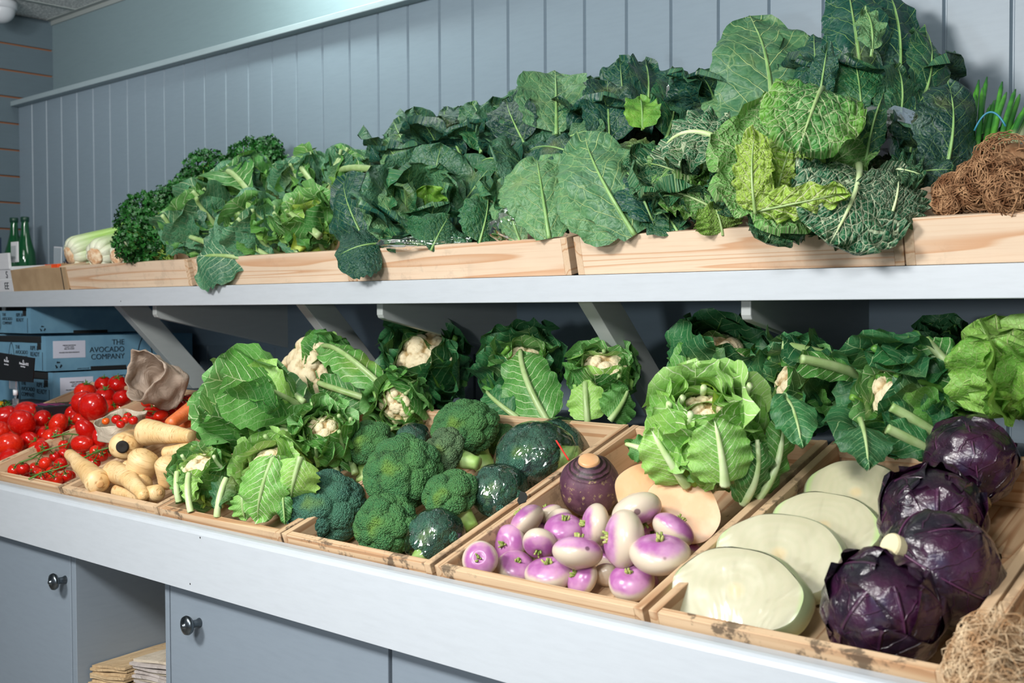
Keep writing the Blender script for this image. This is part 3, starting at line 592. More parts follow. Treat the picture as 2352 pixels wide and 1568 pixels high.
# label on the wrapped broccoli
M_blk=plain('black_print','#141414',.5); M_wht=plain('white_print','#E8E8E4',.5)
def decal(par,pts,mat,name,th=.0006,label=None):
    o0=np.array(par.location) if par is not None else 0
    p=[np.array(q)-o0 for q in pts]; n=unit(np.cross(p[1]-p[0],p[2]-p[0])); 
    if n@CF>0:n=-n
    k=len(p); g=G().add([q+n*th for q in p]+[q-n*th for q in p],[tuple(range(k)),tuple(range(2*k-1,k-1,-1))]+[(i,k+i,k+(i+1)%k,(i+1)%k) for i in range(k)]); o=g.obj(name,mat,par)
    if label:o['label']=label
    return o
t=BO[8]; P=lambda x,y,h=.035: atR(x,y,h)
lb=decal(t,[P(1188,1150),P(1196,1128),P(1208,1132),P(1212,1140),P(1208,1152),P(1192,1158)],M_blk,'printed_label',label='black paper label with white lettering')
# ---------------- turnips ----------------
def turnipmat():
    m=NM('turnip_skin'); s=m.sep(m.co('Generated'))[2]; o=m.co('Object'); rn=m.rand()
    nz=m.noise(o,18,4,.6); e=m.M('ADD',m.M('ADD',s,m.M('MULTIPLY',m.M('SUBTRACT',nz,.5),.42)),m.M('MULTIPLY',m.M('SUBTRACT',rn,.5),.35))
    f=m.ss(e,.60,.78); pur=m.mix(m.ss(m.noise(o,30,3),.35,.7),hexc('#A35C9A'),hexc('#C896BC'))
    c=m.mix(f,hexc('#D2C4B0'),pur); c=m.mix(m.ss(m.noise(o,45,3),.55,.8,0,.25),c,hexc('#D8B8A0'))
    dv=m.vor(o,27,out=0); sp=m.M('MULTIPLY',m.ss(dv,.16,.11),m.M('GREATER_THAN',m.noise(o,23,1),.52)); c=m.mix(m.M('MULTIPLY',sp,.8),c,hexc('#5A3348'))
    return m.fin(c,.27,m.bump(nz,.06,.001),sss=.15,sscale=.008,spec=.5)
M_turn=turnipmat(); m=NM('turnip_crown'); M_tcr=m.fin(m.mix(m.ss(m.noise(m.co('Object'),90,3),.35,.7),hexc('#7C9440'),hexc('#B8B470')),.6,m.bump(m.noise(m.co('Object'),150),.6,.001))
def turnip(px,py,wpx,hpx,h,ax,label,seed,flat=None):
    r=np.random.RandomState(seed); R=.03
    for _ in range(3): c=atR(px,py,h+R*.7-.062); R=sz(c,max(wpx,hpx)/2*1.06)
    fl=(.66 if flat is None else flat)*r.uniform(.95,1.05); t=empty('turnip',tuple(c),label=label,cat='turnip',group='purple and white turnips')
    D,F=ico(4); V=D.copy(); rad=np.hypot(V[:,0],V[:,1]); V[:,2]*=fl; top=smooth01((.42-rad)/.42)*(D[:,2]>0); V[:,2]-=top*.16
    bot=smooth01((.3-rad)/.3)*(D[:,2]<0); V[:,2]-=bot*.05; V[:,0]*=1+.06*r.normal(); V*=1+.045*snoise(D,1.1,seed,1)[:,None]
    M=np.array(rotM(view(*ax)))[:3,:3]
    me=bpy.data.meshes.new('root'); me.from_pydata((V*R).tolist(),[],F); ro=link('root',me,M_turn,t); q=rotM(tuple(view(*ax))).to_quaternion(); ro.rotation_mode='QUATERNION'; ro.rotation_quaternion=q
    g=G()
    for i in range(9):
        a=r.rand()*6.28; rr=r.uniform(.0,.16); b=np.array([math.cos(a)*rr,math.sin(a)*rr,fl-.20]); g.tube([b*R,(b+[b[0]*.4,b[1]*.4,.12])*R,(b+[b[0]*.9,b[1]*.9,r.uniform(.18,.34)])*R],[R*.075,R*.06,R*.045],6)
    cr=g.obj('leaf_stub',M_tcr,t,smooth=True); cr.rotation_mode='QUATERNION'; cr.rotation_quaternion=q
    return t
T=[(1103,1284,78,74,.034,(-.1,.35,1),'small turnip at the front left corner, brown crown facing the shopper'),
(1168,1250,86,86,.012,(-.5,.15,.8),'pink-shouldered turnip behind the front left one, green crown at its left'),
(1186,1302,84,62,-.002,(.15,.75,.55),'dusty pink turnip at the front with its crown facing up'),
(1262,1316,100,66,.0,(-.15,.9,.3),'deep purple turnip at the front edge with a leafy crown on top'),
(1338,1327,80,76,.0,(-.7,.45,.4),'round pale violet turnip at the front with a crown slit on its left'),
(1395,1320,56,66,-.008,(.1,.6,-.5),'small peach-white turnip wedged between two front turnips'),
(1450,1336,100,84,.004,(-.2,.8,.5),'lilac turnip at the front right corner near the crate divider'),
(1240,1248,72,86,.028,(-.1,-.6,.6),'violet turnip showing its smooth base with two dark dots'),
(1327,1268,110,62,.03,(.1,.9,-.15),'flat white turnip with a purple top band, lying in the middle'),
(1434,1237,76,128,.045,(-.95,.1,.1),'tall violet and white turnip standing on edge, crown to the left'),
(1515,1272,124,84,.04,(-.05,.92,.25),'broad magenta-topped turnip with a green crown at the right'),
(1547,1217,98,66,.045,(.5,.8,-.1),'white turnip with a purple shoulder behind the magenta-topped one'),
(1463,1172,116,82,.06,(.25,-.7,.25),'pale turnip with two round grey scars resting on the cut swede'),
(1368,1203,66,92,.04,(-.9,.1,.15),'white turnip stood on edge with several purple spots'),
(1297,1215,88,70,.03,(0,.9,.35),'purple-topped turnip with a fresh green stem sprout'),
(1210,1196,84,66,.03,(-.7,.7,-.2),'cream turnip leaning on the left side of its crate'),
(1262,1182,62,54,.02,(-.4,.8,-.2),'cream turnip behind the others with a thin curly root'),
(1285,1192,60,54,.02,(.2,-.6,.5),'plain white turnip by the foot of the whole swede'),
(1235,1215,54,52,.012,(.2,.8,.1),'pink turnip half hidden behind the violet one'),
(1150,1235,58,66,-.004,(-.2,.8,.0),'cream turnip mostly hidden behind the pink-shouldered one'),
(1498,1208,66,60,.02,(0,-.5,.6),'dark purple turnip in the gap beneath the scarred one'),
(1585,1262,50,36,.0,(.2,.7,.1),'white turnip peeping out by the right crate side'),
(1290,1285,60,46,-.012,(0,.8,.3),'turnip buried low in the middle of the pile'),
(1480,1330,70,56,-.02,(.3,.8,.2),'shaded turnip buried at the front right corner'),
(1395,1280,70,50,-.018,(.3,.8,.2),'shaded purple turnip buried under the flat white one')]
for i,(x,y,w,hh,h,ax,l) in enumerate(T): turnip(x,y,w,hh,h,ax,l,500+i)
# ---------------- swedes ----------------
m=NM('swede_skin'); s=m.sep(m.co('Generated'))[2]; o=m.co('Object'); nz=m.noise(o,14,5,.65)
c=m.mix(m.ss(nz,.4,.62),hexc('#4A2A3E'),hexc('#6E4A58')); c=m.mix(m.ss(m.M('ADD',s,m.M('MULTIPLY',nz,.3)),.38,.2),c,hexc('#B08A54'))
c=m.mix(m.M('MULTIPLY',m.ss(m.noise(o,90,3,.7),.55,.66),m.ss(m.noise(o,6),.4,.6)),c,hexc('#A89468')); rg=m.M('FRACT',m.M('MULTIPLY',m.M('ADD',s,m.M('MULTIPLY',nz,.06)),22.))
c=m.mix(m.M('MULTIPLY',m.ss(s,.80,.88),m.ss(rg,.4,.7)),c,hexc('#2A1C1C')); M_swede=m.fin(c,.5,m.bump(m.M('ADD',nz,m.M('MULTIPLY',m.ss(s,.8,.88),rg)),.5,.003))
m=NM('swede_flesh'); M_flesh=m.fin(m.mix(m.ss(m.noise(m.co('Object'),26,4),.35,.7),hexc('#DCA878'),hexc('#E4BE94')),.35,m.bump(m.noise(m.co('Object'),50,4),.15,.001),sss=.2,sscale=.01)
R=.045
for _ in range(3): c=atR(1354,1112,R-.064); R=sz(c,70)
t=empty('swede',tuple(c),label='whole dark purple swede with a pale round cut top',cat='swede'); D,F=ico(5); V=D.copy(); rad=np.hypot(V[:,0],V[:,1]); V[:,2]=np.where(V[:,2]<0,V[:,2]*1.12,V[:,2]*1.0); up=smooth01((D[:,2]-.62)/.38); V[:,:2]*=(1-.12*up)[:,None]; V*=1+.03*snoise(D,1.5,3)[:,None]
me=bpy.data.meshes.new('root'); me.from_pydata((V*R).tolist(),[],F); q=rotM(tuple(view(-.05,.85,.5))).to_quaternion(); o=link('root',me,M_swede,t); o.rotation_mode='QUATERNION'; o.rotation_quaternion=q
g=G().lathe([(.0001,R*1.04),(R*.30,R*1.035),(R*.34,R*1.01),(R*.36,R*.93)][::-1],32); o=g.obj('cut_top',M_flesh,t,smooth=True); o.rotation_mode='QUATERNION'; o.rotation_quaternion=q
def halfround(name,mats,px,py,wpx,hpx,h,nrm,label,cat,seed,thick=.85,film=True,group=None,rim=None,facename='cut_face',spin=0.,rest=None,bulge=0.):
    """a vegetable cut in half: rounded back, flat cut face turned along nrm"""
    n=view(*nrm) if len(nrm)==3 else nrm; R=.06
    for _ in range(4): c=atR(px,py,h+(R*.75 if rest is None else rest)-.062); R=sz(c,wpx/2)
    asp=hpx/wpx; t=empty(name,tuple(c),label=label,cat=cat,group=group); up=unit(np.array([0,-.3,1.])-n*(np.array([0,-.3,1.])@n)); ri=np.cross(up,n)
    if spin: ri,up=ri*math.cos(spin)+up*math.sin(spin),up*math.cos(spin)-ri*math.sin(spin)
    Mx=np.stack([ri,up,n],1); k=64; a=np.arange(k)*2*PI/k; rr=1+.035*np.sin(2*a+seed)+.02*np.sin(3*a+seed*2)+.012*np.sin(7*a)
    V=[];F=[];rings=14
    for i in range(rings+1):
        th=-bulge+i/rings*(PI/2+bulge); rd=math.cos(th)/math.cos(bulge); z=-(math.sin(th)+math.sin(bulge))*thick
        for j in range(k): V.append((rr[j]*rd*math.cos(a[j]),rr[j]*rd*math.sin(a[j])*asp,z))
    for i in range(rings): F+=[(i*k+j,(i+1)*k+j,(i+1)*k+(j+1)%k,i*k+(j+1)%k) for j in range(k)]
    V=np.array(V)*R; V+=snoise(V,25,seed)[:,None]*R*.012; g=G().add(V@Mx.T,F); g.obj('skin',mats[0],t,smooth=True)
    V2=[];F2=[]
    for i in range(9):
        f=1-i/8*.999
        for j in range(k): V2.append((rr[j]*f*math.cos(a[j]),rr[j]*f*math.sin(a[j])*asp,.012*(1-f**8)+.0))
    for i in range(8): F2+=[(i*k+j,i*k+(j+1)%k,(i+1)*k+(j+1)%k,(i+1)*k+j) for j in range(k)]
    V2=np.array(V2)*R; V2[:,2]+=snoise(V2,18,seed+4)*R*.015*(np.hypot(V2[:,0],V2[:,1])<R*.9); uv=V2[:,:2]/R*.5+.5
    G().add(V2@Mx.T,F2,0,uv).obj(facename,mats[1],t,smooth=True)
    if film:
        W_=V*1.012; g=G().add(W_@Mx.T,F).add((V2*1.01+np.array([0,0,R*.02]))@Mx.T,F2); g.obj('cling_film',M_film2,t,smooth=True)
    return t
halfround('swede_half',(M_swede,M_flesh),1510,1135,205,150,.03,(-.25,.45,.85),'film-wrapped swede half, its orange-cream cut face behind the turnips','swede',41,.7,group='cut swede halves',spin=-.3)
halfround('swede_half',(M_swede,M_flesh),1565,1170,190,150,.02,(-.30,.35,.88),'swede half with wavy cut face and dark skin at its right side','swede',42,.8,film=False,group='cut swede halves',spin=-.5)
# ---------------- cabbages ----------------
def cutcab():
    m=NM('white_cabbage_cut'); uv=m.sep(m.co('UV')); x=m.M('SUBTRACT',uv[0],.5); y=m.M('SUBTRACT',uv[1],.5); o=m.co('UV'); r=m.M('SQRT',m.M('ADD',m.M('MULTIPLY',x,x),m.M('MULTIPLY',m.M('MULTIPLY',y,y),1.3)))
    n=m.noise(o,3,3,.5,.4); rg=m.M('MULTIPLY',m.M('ADD',m.M('SINE',m.M('ADD',m.M('MULTIPLY',r,80.),m.M('MULTIPLY',n,14.))),1.),.5)
    c=m.mix(m.ss(rg,.2,.9,0,.22),hexc('#B3AD90'),hexc('#A6A684')); c=m.mix(m.ss(r,.44,.5),c,hexc('#A4BC78')); c=m.mix(m.ss(r,.09,.02,0,.5),c,hexc('#CDB07A'))
    return m.fin(c,.4,m.bump(rg,.05,.001),sss=.15,sscale=.01)
M_ccut=cutcab(); M_cskin=leafmat('white_cabbage_skin','#D6DEB8','#C2D0A0','#E2E8CC',None,n=7,vw=.004,net=(10,.3,.012),trans=0,rough=.35)
for i,(x,y,w,hh,h,n_,sp,l) in enumerate(((1690,1356,320,195,.0,(-.42,.50,.76),-.12,'film-wrapped white cabbage half at the front left of its crate'),
 (1790,1272,300,190,.0,(-.42,.48,.76),-.2,'white cabbage half second from the front, leaning on the crate divider'),
 (1893,1208,245,170,.0,(-.42,.50,.75),-.25,'white cabbage half third from the front beside the red cabbages'),
 (1966,1130,225,160,.0,(-.38,.50,.76),-.2,'wrapped white cabbage half at the back of the row under the hanging leaf'))):
    halfround('cabbage_half',(M_cskin,M_ccut),x,y,w,hh,h,n_,l,'cabbage',61+i,.62,group='halved white cabbages',spin=sp,rest=.055,bulge=.42)
def redmat():
    m=NM('red_cabbage_leaf'); uv=m.sep(m.co('UV')); ux=m.M('SUBTRACT',uv[0],.5); x=m.M('ABSOLUTE',ux); s=uv[1]; o=m.co('Object'); p=m.comb(ux,s,m.M('MULTIPLY',m.rand(),9.))
    q=m.M('ADD',m.M('SUBTRACT',s,m.M('MULTIPLY',x,.8)),m.M('MULTIPLY',m.noise(p,4),.2)); d=m.M('ABSOLUTE',m.M('SUBTRACT',m.M('FRACT',m.M('MULTIPLY',q,6)),.5)); v=m.M('MAXIMUM',m.ss(d,.07,.01),m.ss(x,.02,.004))
    c=m.mix(m.ss(m.noise(o,13,4,.6),.38,.66),hexc('#130E1C'),hexc('#3A1432')); c=m.mix(m.M('MULTIPLY',v,.16),c,hexc('#7A3A6C')); c=m.mix(m.ss(m.noise(o,9,4,.6),.58,.75,0,.55),c,hexc('#3A4A68'))
    return m.fin(c,.30,m.bump(m.M('ADD',m.M('MULTIPLY',v,.7),m.noise(o,34,4,.6)),.8,.006),spec=.6,coat=.25,coatr=.25)
LM['red']=redmat(); M_rbase=plain('cabbage_butt','#8A7850',.7); M_rst=plain('red_cabbage_rib','#5A3050',.35)
def redcab(px,py,rpx,h,A,label,seed,butt=False):
    R=.07
    for _ in range(4): c=atR(px,py,h+R-.066); R=sz(c,rpx)
    A,e1,e2=axes(view(*A)); r=np.random.RandomState(seed); t=empty('red_cabbage',tuple(c),label=label,cat='cabbage',group='red cabbages')
    D,F=ico(4); me=bpy.data.meshes.new('heart'); me.from_pydata((D*R*.93*(1+.02*snoise(D,2,seed))[:,None]).tolist(),[],F); uvl=me.uv_layers.new(name='UVMap'); link('heart',me,LM['red'],t)
    for i in range(9):
        lay=i//3; ph=(i%3+.5*lay)/3*2*PI+r.uniform(-.3,.3); e=math.cos(ph)*e1+math.sin(ph)*e2; rr=R*(.955+.018*lay); end=(165,150,125)[lay]
        th=np.linspace(math.radians(4),math.radians(end),30); off=1+.05*smooth01((np.linspace(0,1,30)-.85)/.15)*r.rand()
        P=rr*off[:,None]*(np.sin(th)[:,None]*e-np.cos(th)[:,None]*A); N=np.sin(th)[:,None]*e-np.cos(th)[:,None]*A
        leaf(t,'leaf',[LM['red'],M_rst],P,N,R*2.2,'wrap',cup=1/rr,ruf=(R*.06,2.5),crum=(.0045,36),stalk=(R*.02,R*.003),nu=23,seed=seed*11+i,jag=.04)
    if butt:
        g=G().lathe([(.0001,-R*1.15),(R*.21,-R*1.16),(R*.23,-R*1.12),(R*.22,-R*.9)],24); o=g.obj('cut_stem',M_rbase if butt==1 else M_flesh2,t,smooth=False); o.rotation_mode='QUATERNION'; o.rotation_quaternion=rotM(tuple(A)).to_quaternion()
    return t
M_flesh2=plain('pale_cabbage_stem','#DCD2A8',.5)
redcab(2030,1398,138,.0,(-.1,.7,.6),'large crinkled red cabbage at the front right of its crate',71)
redcab(2158,1305,135,.012,(.75,-.35,-.3),'shiny red cabbage with a pale cut stem pointing left, second from the front',72,2)
redcab(2140,1190,122,.0,(-.1,.8,.5),'matt purple cabbage third from the front with a folded leaf',73)
redcab(2230,1058,104,.02,(.05,.75,-.55),'dark round red cabbage at the back showing its brown cut base',74,1)
# ---------------- greens on the upper shelf ----------------
def C_U(px,py,Y,rpx,ax,label,seed,**k):
    c=atY(px,py,Y); return cauli(c,sz(c,rpx)*1.05,view(*ax),label,seed,name='cauliflower_greens',group='pale cauliflower greens',**k)
kk=('caulL','caul','caulB')
u1=C_U(470,530,1.64,98,(-.45,.7,.5),'cauliflower greens beside the parsley, a jagged leaf hanging over the crate joint',31,kinds=kk,curd=0,cut=1)
u2=C_U(575,440,1.78,88,(-.6,.75,.3),'cauliflower greens with a big folded leaf and thick pale stalk, back left',32,kinds=kk,curd=0,cut=1)
u3=C_U(600,535,1.62,86,(-.5,.5,.6),'cauliflower greens lying in front with cut stalks showing',33,kinds=kk,curd=0,cut=1)
u4=C_U(705,430,1.83,82,(-.4,.9,.3),'cauliflower greens at the back with two pale stalks raised against the wall',34,kinds=kk,curd=0,cut=1)
u5=C_U(715,530,1.63,88,(-.2,.6,.6),'cauliflower greens right beside the dark drooping leaf of the spring greens',35,kinds=('caulY','caulL','caul'),curd=0,cut=1)
u6=C_U(800,420,1.80,75,(.3,.9,.3),'cauliflower greens with a long pale stalk lying across the top',36,kinds=kk,curd=0,cut=1)
handleaf(u1,615,608,455,590,165,1.60,1.53,'caulB',.10,(-.2,.3),'cauli',.3,1,st=ST,stalk=(.008,.003),side=.05)
handleaf(u3,605,618,500,505,90,1.61,1.60,'caulB',.15,(0,.4),'cauli',.5,2,st=ST,stalk=(.008,.006))
handleaf(u2,590,470,505,405,150,1.68,1.74,'caul',.2,(.2,.5),'cauli',-.4,3,st=ST,stalk=(.008,.006))
handleaf(u3,735,545,620,480,90,1.58,1.64,'caulL',.12,(0,.4),'cauli',.5,4,st=ST,stalk=(.009,.007))
handleaf(u4,720,425,675,365,60,1.76,1.82,'caul',.1,(0,.2),'cauli',.5,5,st=ST,stalk=(.007,.006))
handleaf(u6,880,395,775,400,60,1.72,1.78,'caul',.1,(0,.2),'cauli',.5,6,st=ST,stalk=(.009,.007))
handleaf(u1,480,560,395,540,110,1.58,1.62,'caulB',.15,(-.3,.3),'cauli',.5,7,st=ST,stalk=(.007,.004))
handleaf(u5,705,612,660,530,70,1.61,1.60,'caulB',.15,(-.3,.3),'cauli',.5,8,st=ST,stalk=(.009,.005))
handleaf(u3,650,614,560,560,80,1.61,1.58,'caulB',.15,(.1,.3),'cauli',.5,9,st=ST,stalk=(.0075,.005))
def Rz(px,py,Y,rpx,ax,label,seed,**k):
    c=atY(px,py,Y); return rosette(c,sz(c,rpx),view(*ax),label,seed,**k)
dk=('colL','colM','col')
g1=Rz(975,480,1.66,120,(.1,.75,.65),'open dark spring greens with a bright green heart, one leaf drooping over the crate',81,kinds=dk,flares=((30,80,110,130),(20,60,80,85),(10,45,60,40)))
handleaf(g1,850,575,790,415,150,1.60,1.62,'col',.22,(-.5,.1),'round',.5,11,ruf=(.010,2.2),side=.08)
handleaf(g1,905,560,895,410,130,1.575,1.62,'colG',.16,(.15,.3),'round',-.3,12,ruf=(.008,2.5))
handleaf(g1,870,560,775,590,150,1.56,1.50,'col',.25,(-.1,.6),'round',.6,13,ruf=(.010,2),crum=(.004,20),side=-.1)
handleaf(g1,990,575,1030,500,160,1.555,1.60,'colM',.25,(.1,.2),'round',.5,14,ruf=(.010,2.5))
handleaf(g1,1100,560,1120,450,120,1.56,1.62,'colM',.2,(.3,.2),'round',.5,15,ruf=(.010,2.5))
handleaf(g1,1080,585,880,540,90,1.60,1.56,'colM',.10,(0,-.1),'round',.6,16,ruf=(.008,3))
g2=Rz(960,350,1.86,95,(-.1,.9,.3),'crinkled spring greens standing at the back left of the dark greens',82,kinds=('colM','colM','col'))
handleaf(g2,955,380,905,280,110,1.76,1.84,'colM',.15,(-.1,.1),'round',.4,21,ruf=(.007,3))
handleaf(g2,940,390,885,330,80,1.74,1.76,'colG',.15,(-.3,.1),'round',.4,22,ruf=(.007,3))
g3=Rz(1060,325,1.84,100,(0,.9,.3),'dark spring greens with upright pointed leaves, left of the tall light green one',83,kinds=('colM','col','col'))
handleaf(g3,1060,360,1020,250,90,1.76,1.84,'col',.15,(-.2,.1),'round',.5,23)
handleaf(g3,1105,350,1085,240,90,1.76,1.84,'colM',.15,(.3,.1),'round',.5,24)
handleaf(g3,1140,340,1105,260,70,1.76,1.82,'colG',.15,(.4,.1),'round',.5,25)
g4=Rz(1245,300,1.84,120,(-.1,.9,.3),'tall spring greens with a broad light green veined leaf at the back centre',84,kinds=('colM','colM','col'))
handleaf(g4,1278,310,1275,168,175,1.74,1.84,'colG',.12,(.0,.1),'round',-.3,26,ruf=(.006,3),stalk=(.0042,.0008))
handleaf(g4,1205,330,1165,235,110,1.70,1.76,'col',.15,(-.3,.1),'round',-.3,27)
handleaf(g4,1225,320,1220,180,120,1.78,1.86,'colM',.12,(-.2,.1),'round',.4,28)
handleaf(g4,1345,320,1330,180,110,1.78,1.88,'colM',.12,(.2,.1),'round',.4,29)
g5=Rz(1430,260,1.86,120,(0,.9,.3),'darkest spring greens at the back with a lime green inner leaf',85,kinds=('colL','col','col'))
handleaf(g5,1400,330,1395,190,120,1.72,1.80,'col',.12,(-.1,.1),'round',-.4,31)
handleaf(g5,1485,270,1480,140,110,1.76,1.86,'col',.12,(.2,.1),'round',-.3,32)
handleaf(g5,1440,290,1425,145,110,1.80,1.88,'col',.12,(-.2,.1),'round',.3,33)
handleaf(g5,1475,300,1470,225,80,1.68,1.72,'colL',.2,(.0,.3),'round',-.3,34)
handleaf(g5,1530,320,1540,200,120,1.72,1.84,'colM',.15,(.3,.1),'round',.4,35)
g6=Rz(1300,375,1.72,110,(.0,.7,.6),'low spread of dark greens in the middle between the front and back rows',86,kinds=('colM','col','col'),flares=((20,50,60,50),(10,40,50,30),(5,30,35,10)))
handleaf(g6,1330,360,1210,350,90,1.66,1.66,'col',.2,(0,.5),'round',.5,36)
handleaf(g6,1290,330,1390,300,80,1.70,1.72,'colG',.2,(0,.5),'round',.5,37)
handleaf(g6,1180,380,1100,380,80,1.66,1.68,'colM',.2,(0,.5),'round',.5,38)
handleaf(g6,1500,360,1420,340,90,1.66,1.66,'colM',.2,(0,.5),'round',.5,39)
g7=Rz(1240,470,1.66,95,(.0,.7,.3),'spring greens in a clear bag, front leaf midrib rising from the crate edge',87,kinds=('colM','colM','colM'))
handleaf(g7,1262,548,1232,360,205,1.555,1.62,'colG',.14,(-.05,.1),'wrap',.42,41,ruf=(.008,3),crum=(.009,26),stalk=(.0042,.0008),fold=.08)
handleaf(g7,1195,555,1165,410,110,1.565,1.62,'colG',.14,(-.4,.1),'wrap',.5,42,ruf=(.008,3),crum=(.009,26))
g8=Rz(1430,460,1.66,100,(.0,.7,.3),'pointed spring greens in a clear bag leaning left at the crate joint, midrib curving up',88,kinds=('colM','colM','col'))
handleaf(g8,1458,540,1345,318,190,1.55,1.60,'colG',.18,(-.1,.2),'wrap',.55,43,ruf=(.008,2.5),crum=(.008,24),stalk=(.0042,.0008),side=-.10)
handleaf(g8,1430,545,1290,415,120,1.545,1.57,'colG',.14,(-.2,.0),'round',.45,44,ruf=(.006,2.5),side=-.05)
handleaf(g8,1500,520,1400,370,110,1.56,1.60,'col',.18,(.3,.3),'round',.5,45,ruf=(.006,2.5))
handleaf(g8,1560,540,1470,470,110,1.57,1.60,'colM',.18,(.4,.1),'round',.5,46,ruf=(.006,2.5))
g9=Rz(1700,230,1.84,125,(-.1,.9,.3),'very tall broad grey-green leafed greens standing against the wall, right of centre',89,kinds=('colM','col','col'))
handleaf(g9,1775,330,1722,42,235,1.70,1.84,'colG',.12,(-.1,.1),'round',.35,51,ruf=(.007,2.5),crum=(.008,20),stalk=(.0045,.0008),side=.06)
handleaf(g9,1700,300,1640,190,110,1.70,1.76,'colG',.12,(-.4,.1),'round',.35,52)
handleaf(g9,1665,300,1615,190,90,1.74,1.80,'col',.12,(-.5,.1),'round',.35,53)
g10=Rz(1995,190,1.86,150,(0,.9,.3),'tallest dark greens reaching above the frame with leaves folded over its pale heart',90,kinds=('colM','col','col'))
for q in ((1990,250,1945,-40,150,1.76,1.86,'col',.15,(-.3,.1),'round',.5,54),(2060,260,2040,-20,150,1.80,1.90,'col',.15,(.1,.1),'round',.5,55),(2000,130,1985,20,70,1.70,1.72,'colG',.2,(.2,.3),'point',.5,56),
 (2110,260,2120,60,110,1.74,1.84,'colM',.15,(.4,.1),'round',.5,57),(1890,250,1870,80,110,1.74,1.84,'col',.15,(-.4,.1),'round',.5,58),(1980,300,1960,130,150,1.70,1.74,'colM',.15,(-.1,.3),'round',.5,59),(2060,300,2060,150,120,1.68,1.72,'colM',.15,(.3,.1),'round',.4,60),(1880,240,1900,110,60,1.66,1.70,'col',.2,(-.2,.3),'round',.4,61)): handleaf(g10,*q[:9],q[9],q[10],q[11],q[12],ruf=(.008,2.5))
g11=Rz(2110,330,1.74,120,(.2,.8,.4),'dark shiny greens in a clear bag at the right beside the spring onions',91,kinds=('col','col','col'))
for q in ((2170,400,2175,190,150,1.62,1.68,'col',.15,(.2,.1),'round',.45,62),(1985,400,2030,215,60,1.58,1.62,'colM',.2,(-.5,.1),'point',.6,63),(2080,390,2100,230,120,1.66,1.72,'col',.15,(0,.1),'round',-.4,64),(2040,420,2190,390,90,1.60,1.60,'col',.15,(0,.4),'round',.4,65)): handleaf(g11,*q[:9],q[9],q[10],q[11],q[12],ruf=(.008,2))
# ---------------- savoy cabbages ----------------
sk=dict(group='savoy cabbages',name='savoy_cabbage',crum=(.005,36),ruf=.16,st=ST)
s1=Rz(1585,410,1.62,105,(-.3,.7,.5),'leftmost savoy cabbage, frilly dark leaves under an arched white-veined leaf',101,kinds=('savL','savM','savD'),**sk)
handleaf(s1,1690,345,1520,345,175,1.58,1.56,'savW',.34,(-.1,.7),'round',.3,71,ruf=(.012,5),crum=(.006,60),st=STw,stalk=(.0065,.0015),side=.05)
handleaf(s1,1600,420,1470,380,110,1.58,1.60,'savD',.2,(-.2,.3),'round',.5,72,ruf=(.014,6),crum=(.006,60),st=ST)
handleaf(s1,1640,480,1510,440,90,1.57,1.56,'savM',.2,(-.1,.3),'round',.5,73,ruf=(.012,6),crum=(.006,60),st=ST)
handleaf(s1,1660,540,1640,470,110,1.56,1.56,'savL',.2,(0,.1),'round',.5,74,ruf=(.008,6),crum=(.006,60),st=ST)
handleaf(s1,1700,500,1660,370,100,1.57,1.57,'savD',.15,(-.2,.3),'round',.4,75,ruf=(.012,6),crum=(.006,60),st=ST)
s2=Rz(1815,385,1.53,118,(-.15,.5,.85),'bright yellow-green savoy cabbage with a round heart under a lifted veined leaf',102,kinds=('savL','savL','savM'),ballr=.74,ball='savL',n=(0,0,7),flares=((40,90,120,140),(15,50,60,50),(5,30,35,10)),**sk)
handleaf(s2,1885,238,1832,350,235,1.60,1.44,'savM',.34,(.0,.8),'wrap',.35,76,ruf=(.010,6),crum=(.005,60),st=ST,stalk=(.006,.001))
handleaf(s2,1735,490,1735,305,95,1.44,1.46,'savL',.2,(-.5,.1),'round',.5,77,ruf=(.009,5),crum=(.005,60),st=ST)
handleaf(s2,1700,490,1950,440,80,1.47,1.47,'savL',.22,(.1,-.3),'round',.5,78,ruf=(.010,6),crum=(.005,60),st=ST,side=-.1)
s3=Rz(1950,470,1.60,90,(.1,.4,.8),'dark savoy cabbage with netted white veins spilling over the crate front',103,kinds=('savM','savD','savD'),**sk)
handleaf(s3,1970,382,1905,562,275,1.56,1.46,'savW',.22,(.1,.4),'round',.25,79,ruf=(.014,7),crum=(.007,60),st=STw,stalk=(.006,.001),side=-.05)
handleaf(s3,2040,510,2060,390,170,1.53,1.56,'savW',.2,(.2,.2),'round',.35,80,ruf=(.010,6),crum=(.006,60),st=STw)
handleaf(s3,2010,395,2125,405,110,1.56,1.57,'savD',.15,(.2,.6),'round',.35,81,ruf=(.012,6),crum=(.006,60),st=STw)
handleaf(s3,1800,490,1760,560,130,1.50,1.46,'savD',.2,(-.2,.5),'round',.35,82,ruf=(.012,6),crum=(.007,60),st=STw)
# ---------------- clear bags round some greens ----------------
def bag(par,px,py,Y,rx,ry,seed,nm='clear_bag'):
    c=atY(px,py,Y); a=sz(c,rx); b=sz(c,ry); D,F=ico(4); r=1+.10*snoise(D,2.2,seed)+.05*snoise(D,6,seed+1)
    V=(D*r[:,None])@np.stack([CR*a,CU*b,CF*a*.5]); me=bpy.data.meshes.new(nm); me.from_pydata((V+c-np.array(par.location)).tolist(),[],[f for f in F if D[list(f)].mean(0)[2]>-9]); return link(nm,me,M_film,par)
bag(g7,1245,520,1.62,125,55,1); bag(g8,1480,500,1.63,120,65,2); bag(g5,1570,235,1.80,45,60,3); bag(g11,2030,350,1.66,120,100,4); bag(g1,1010,560,1.60,140,20,5)
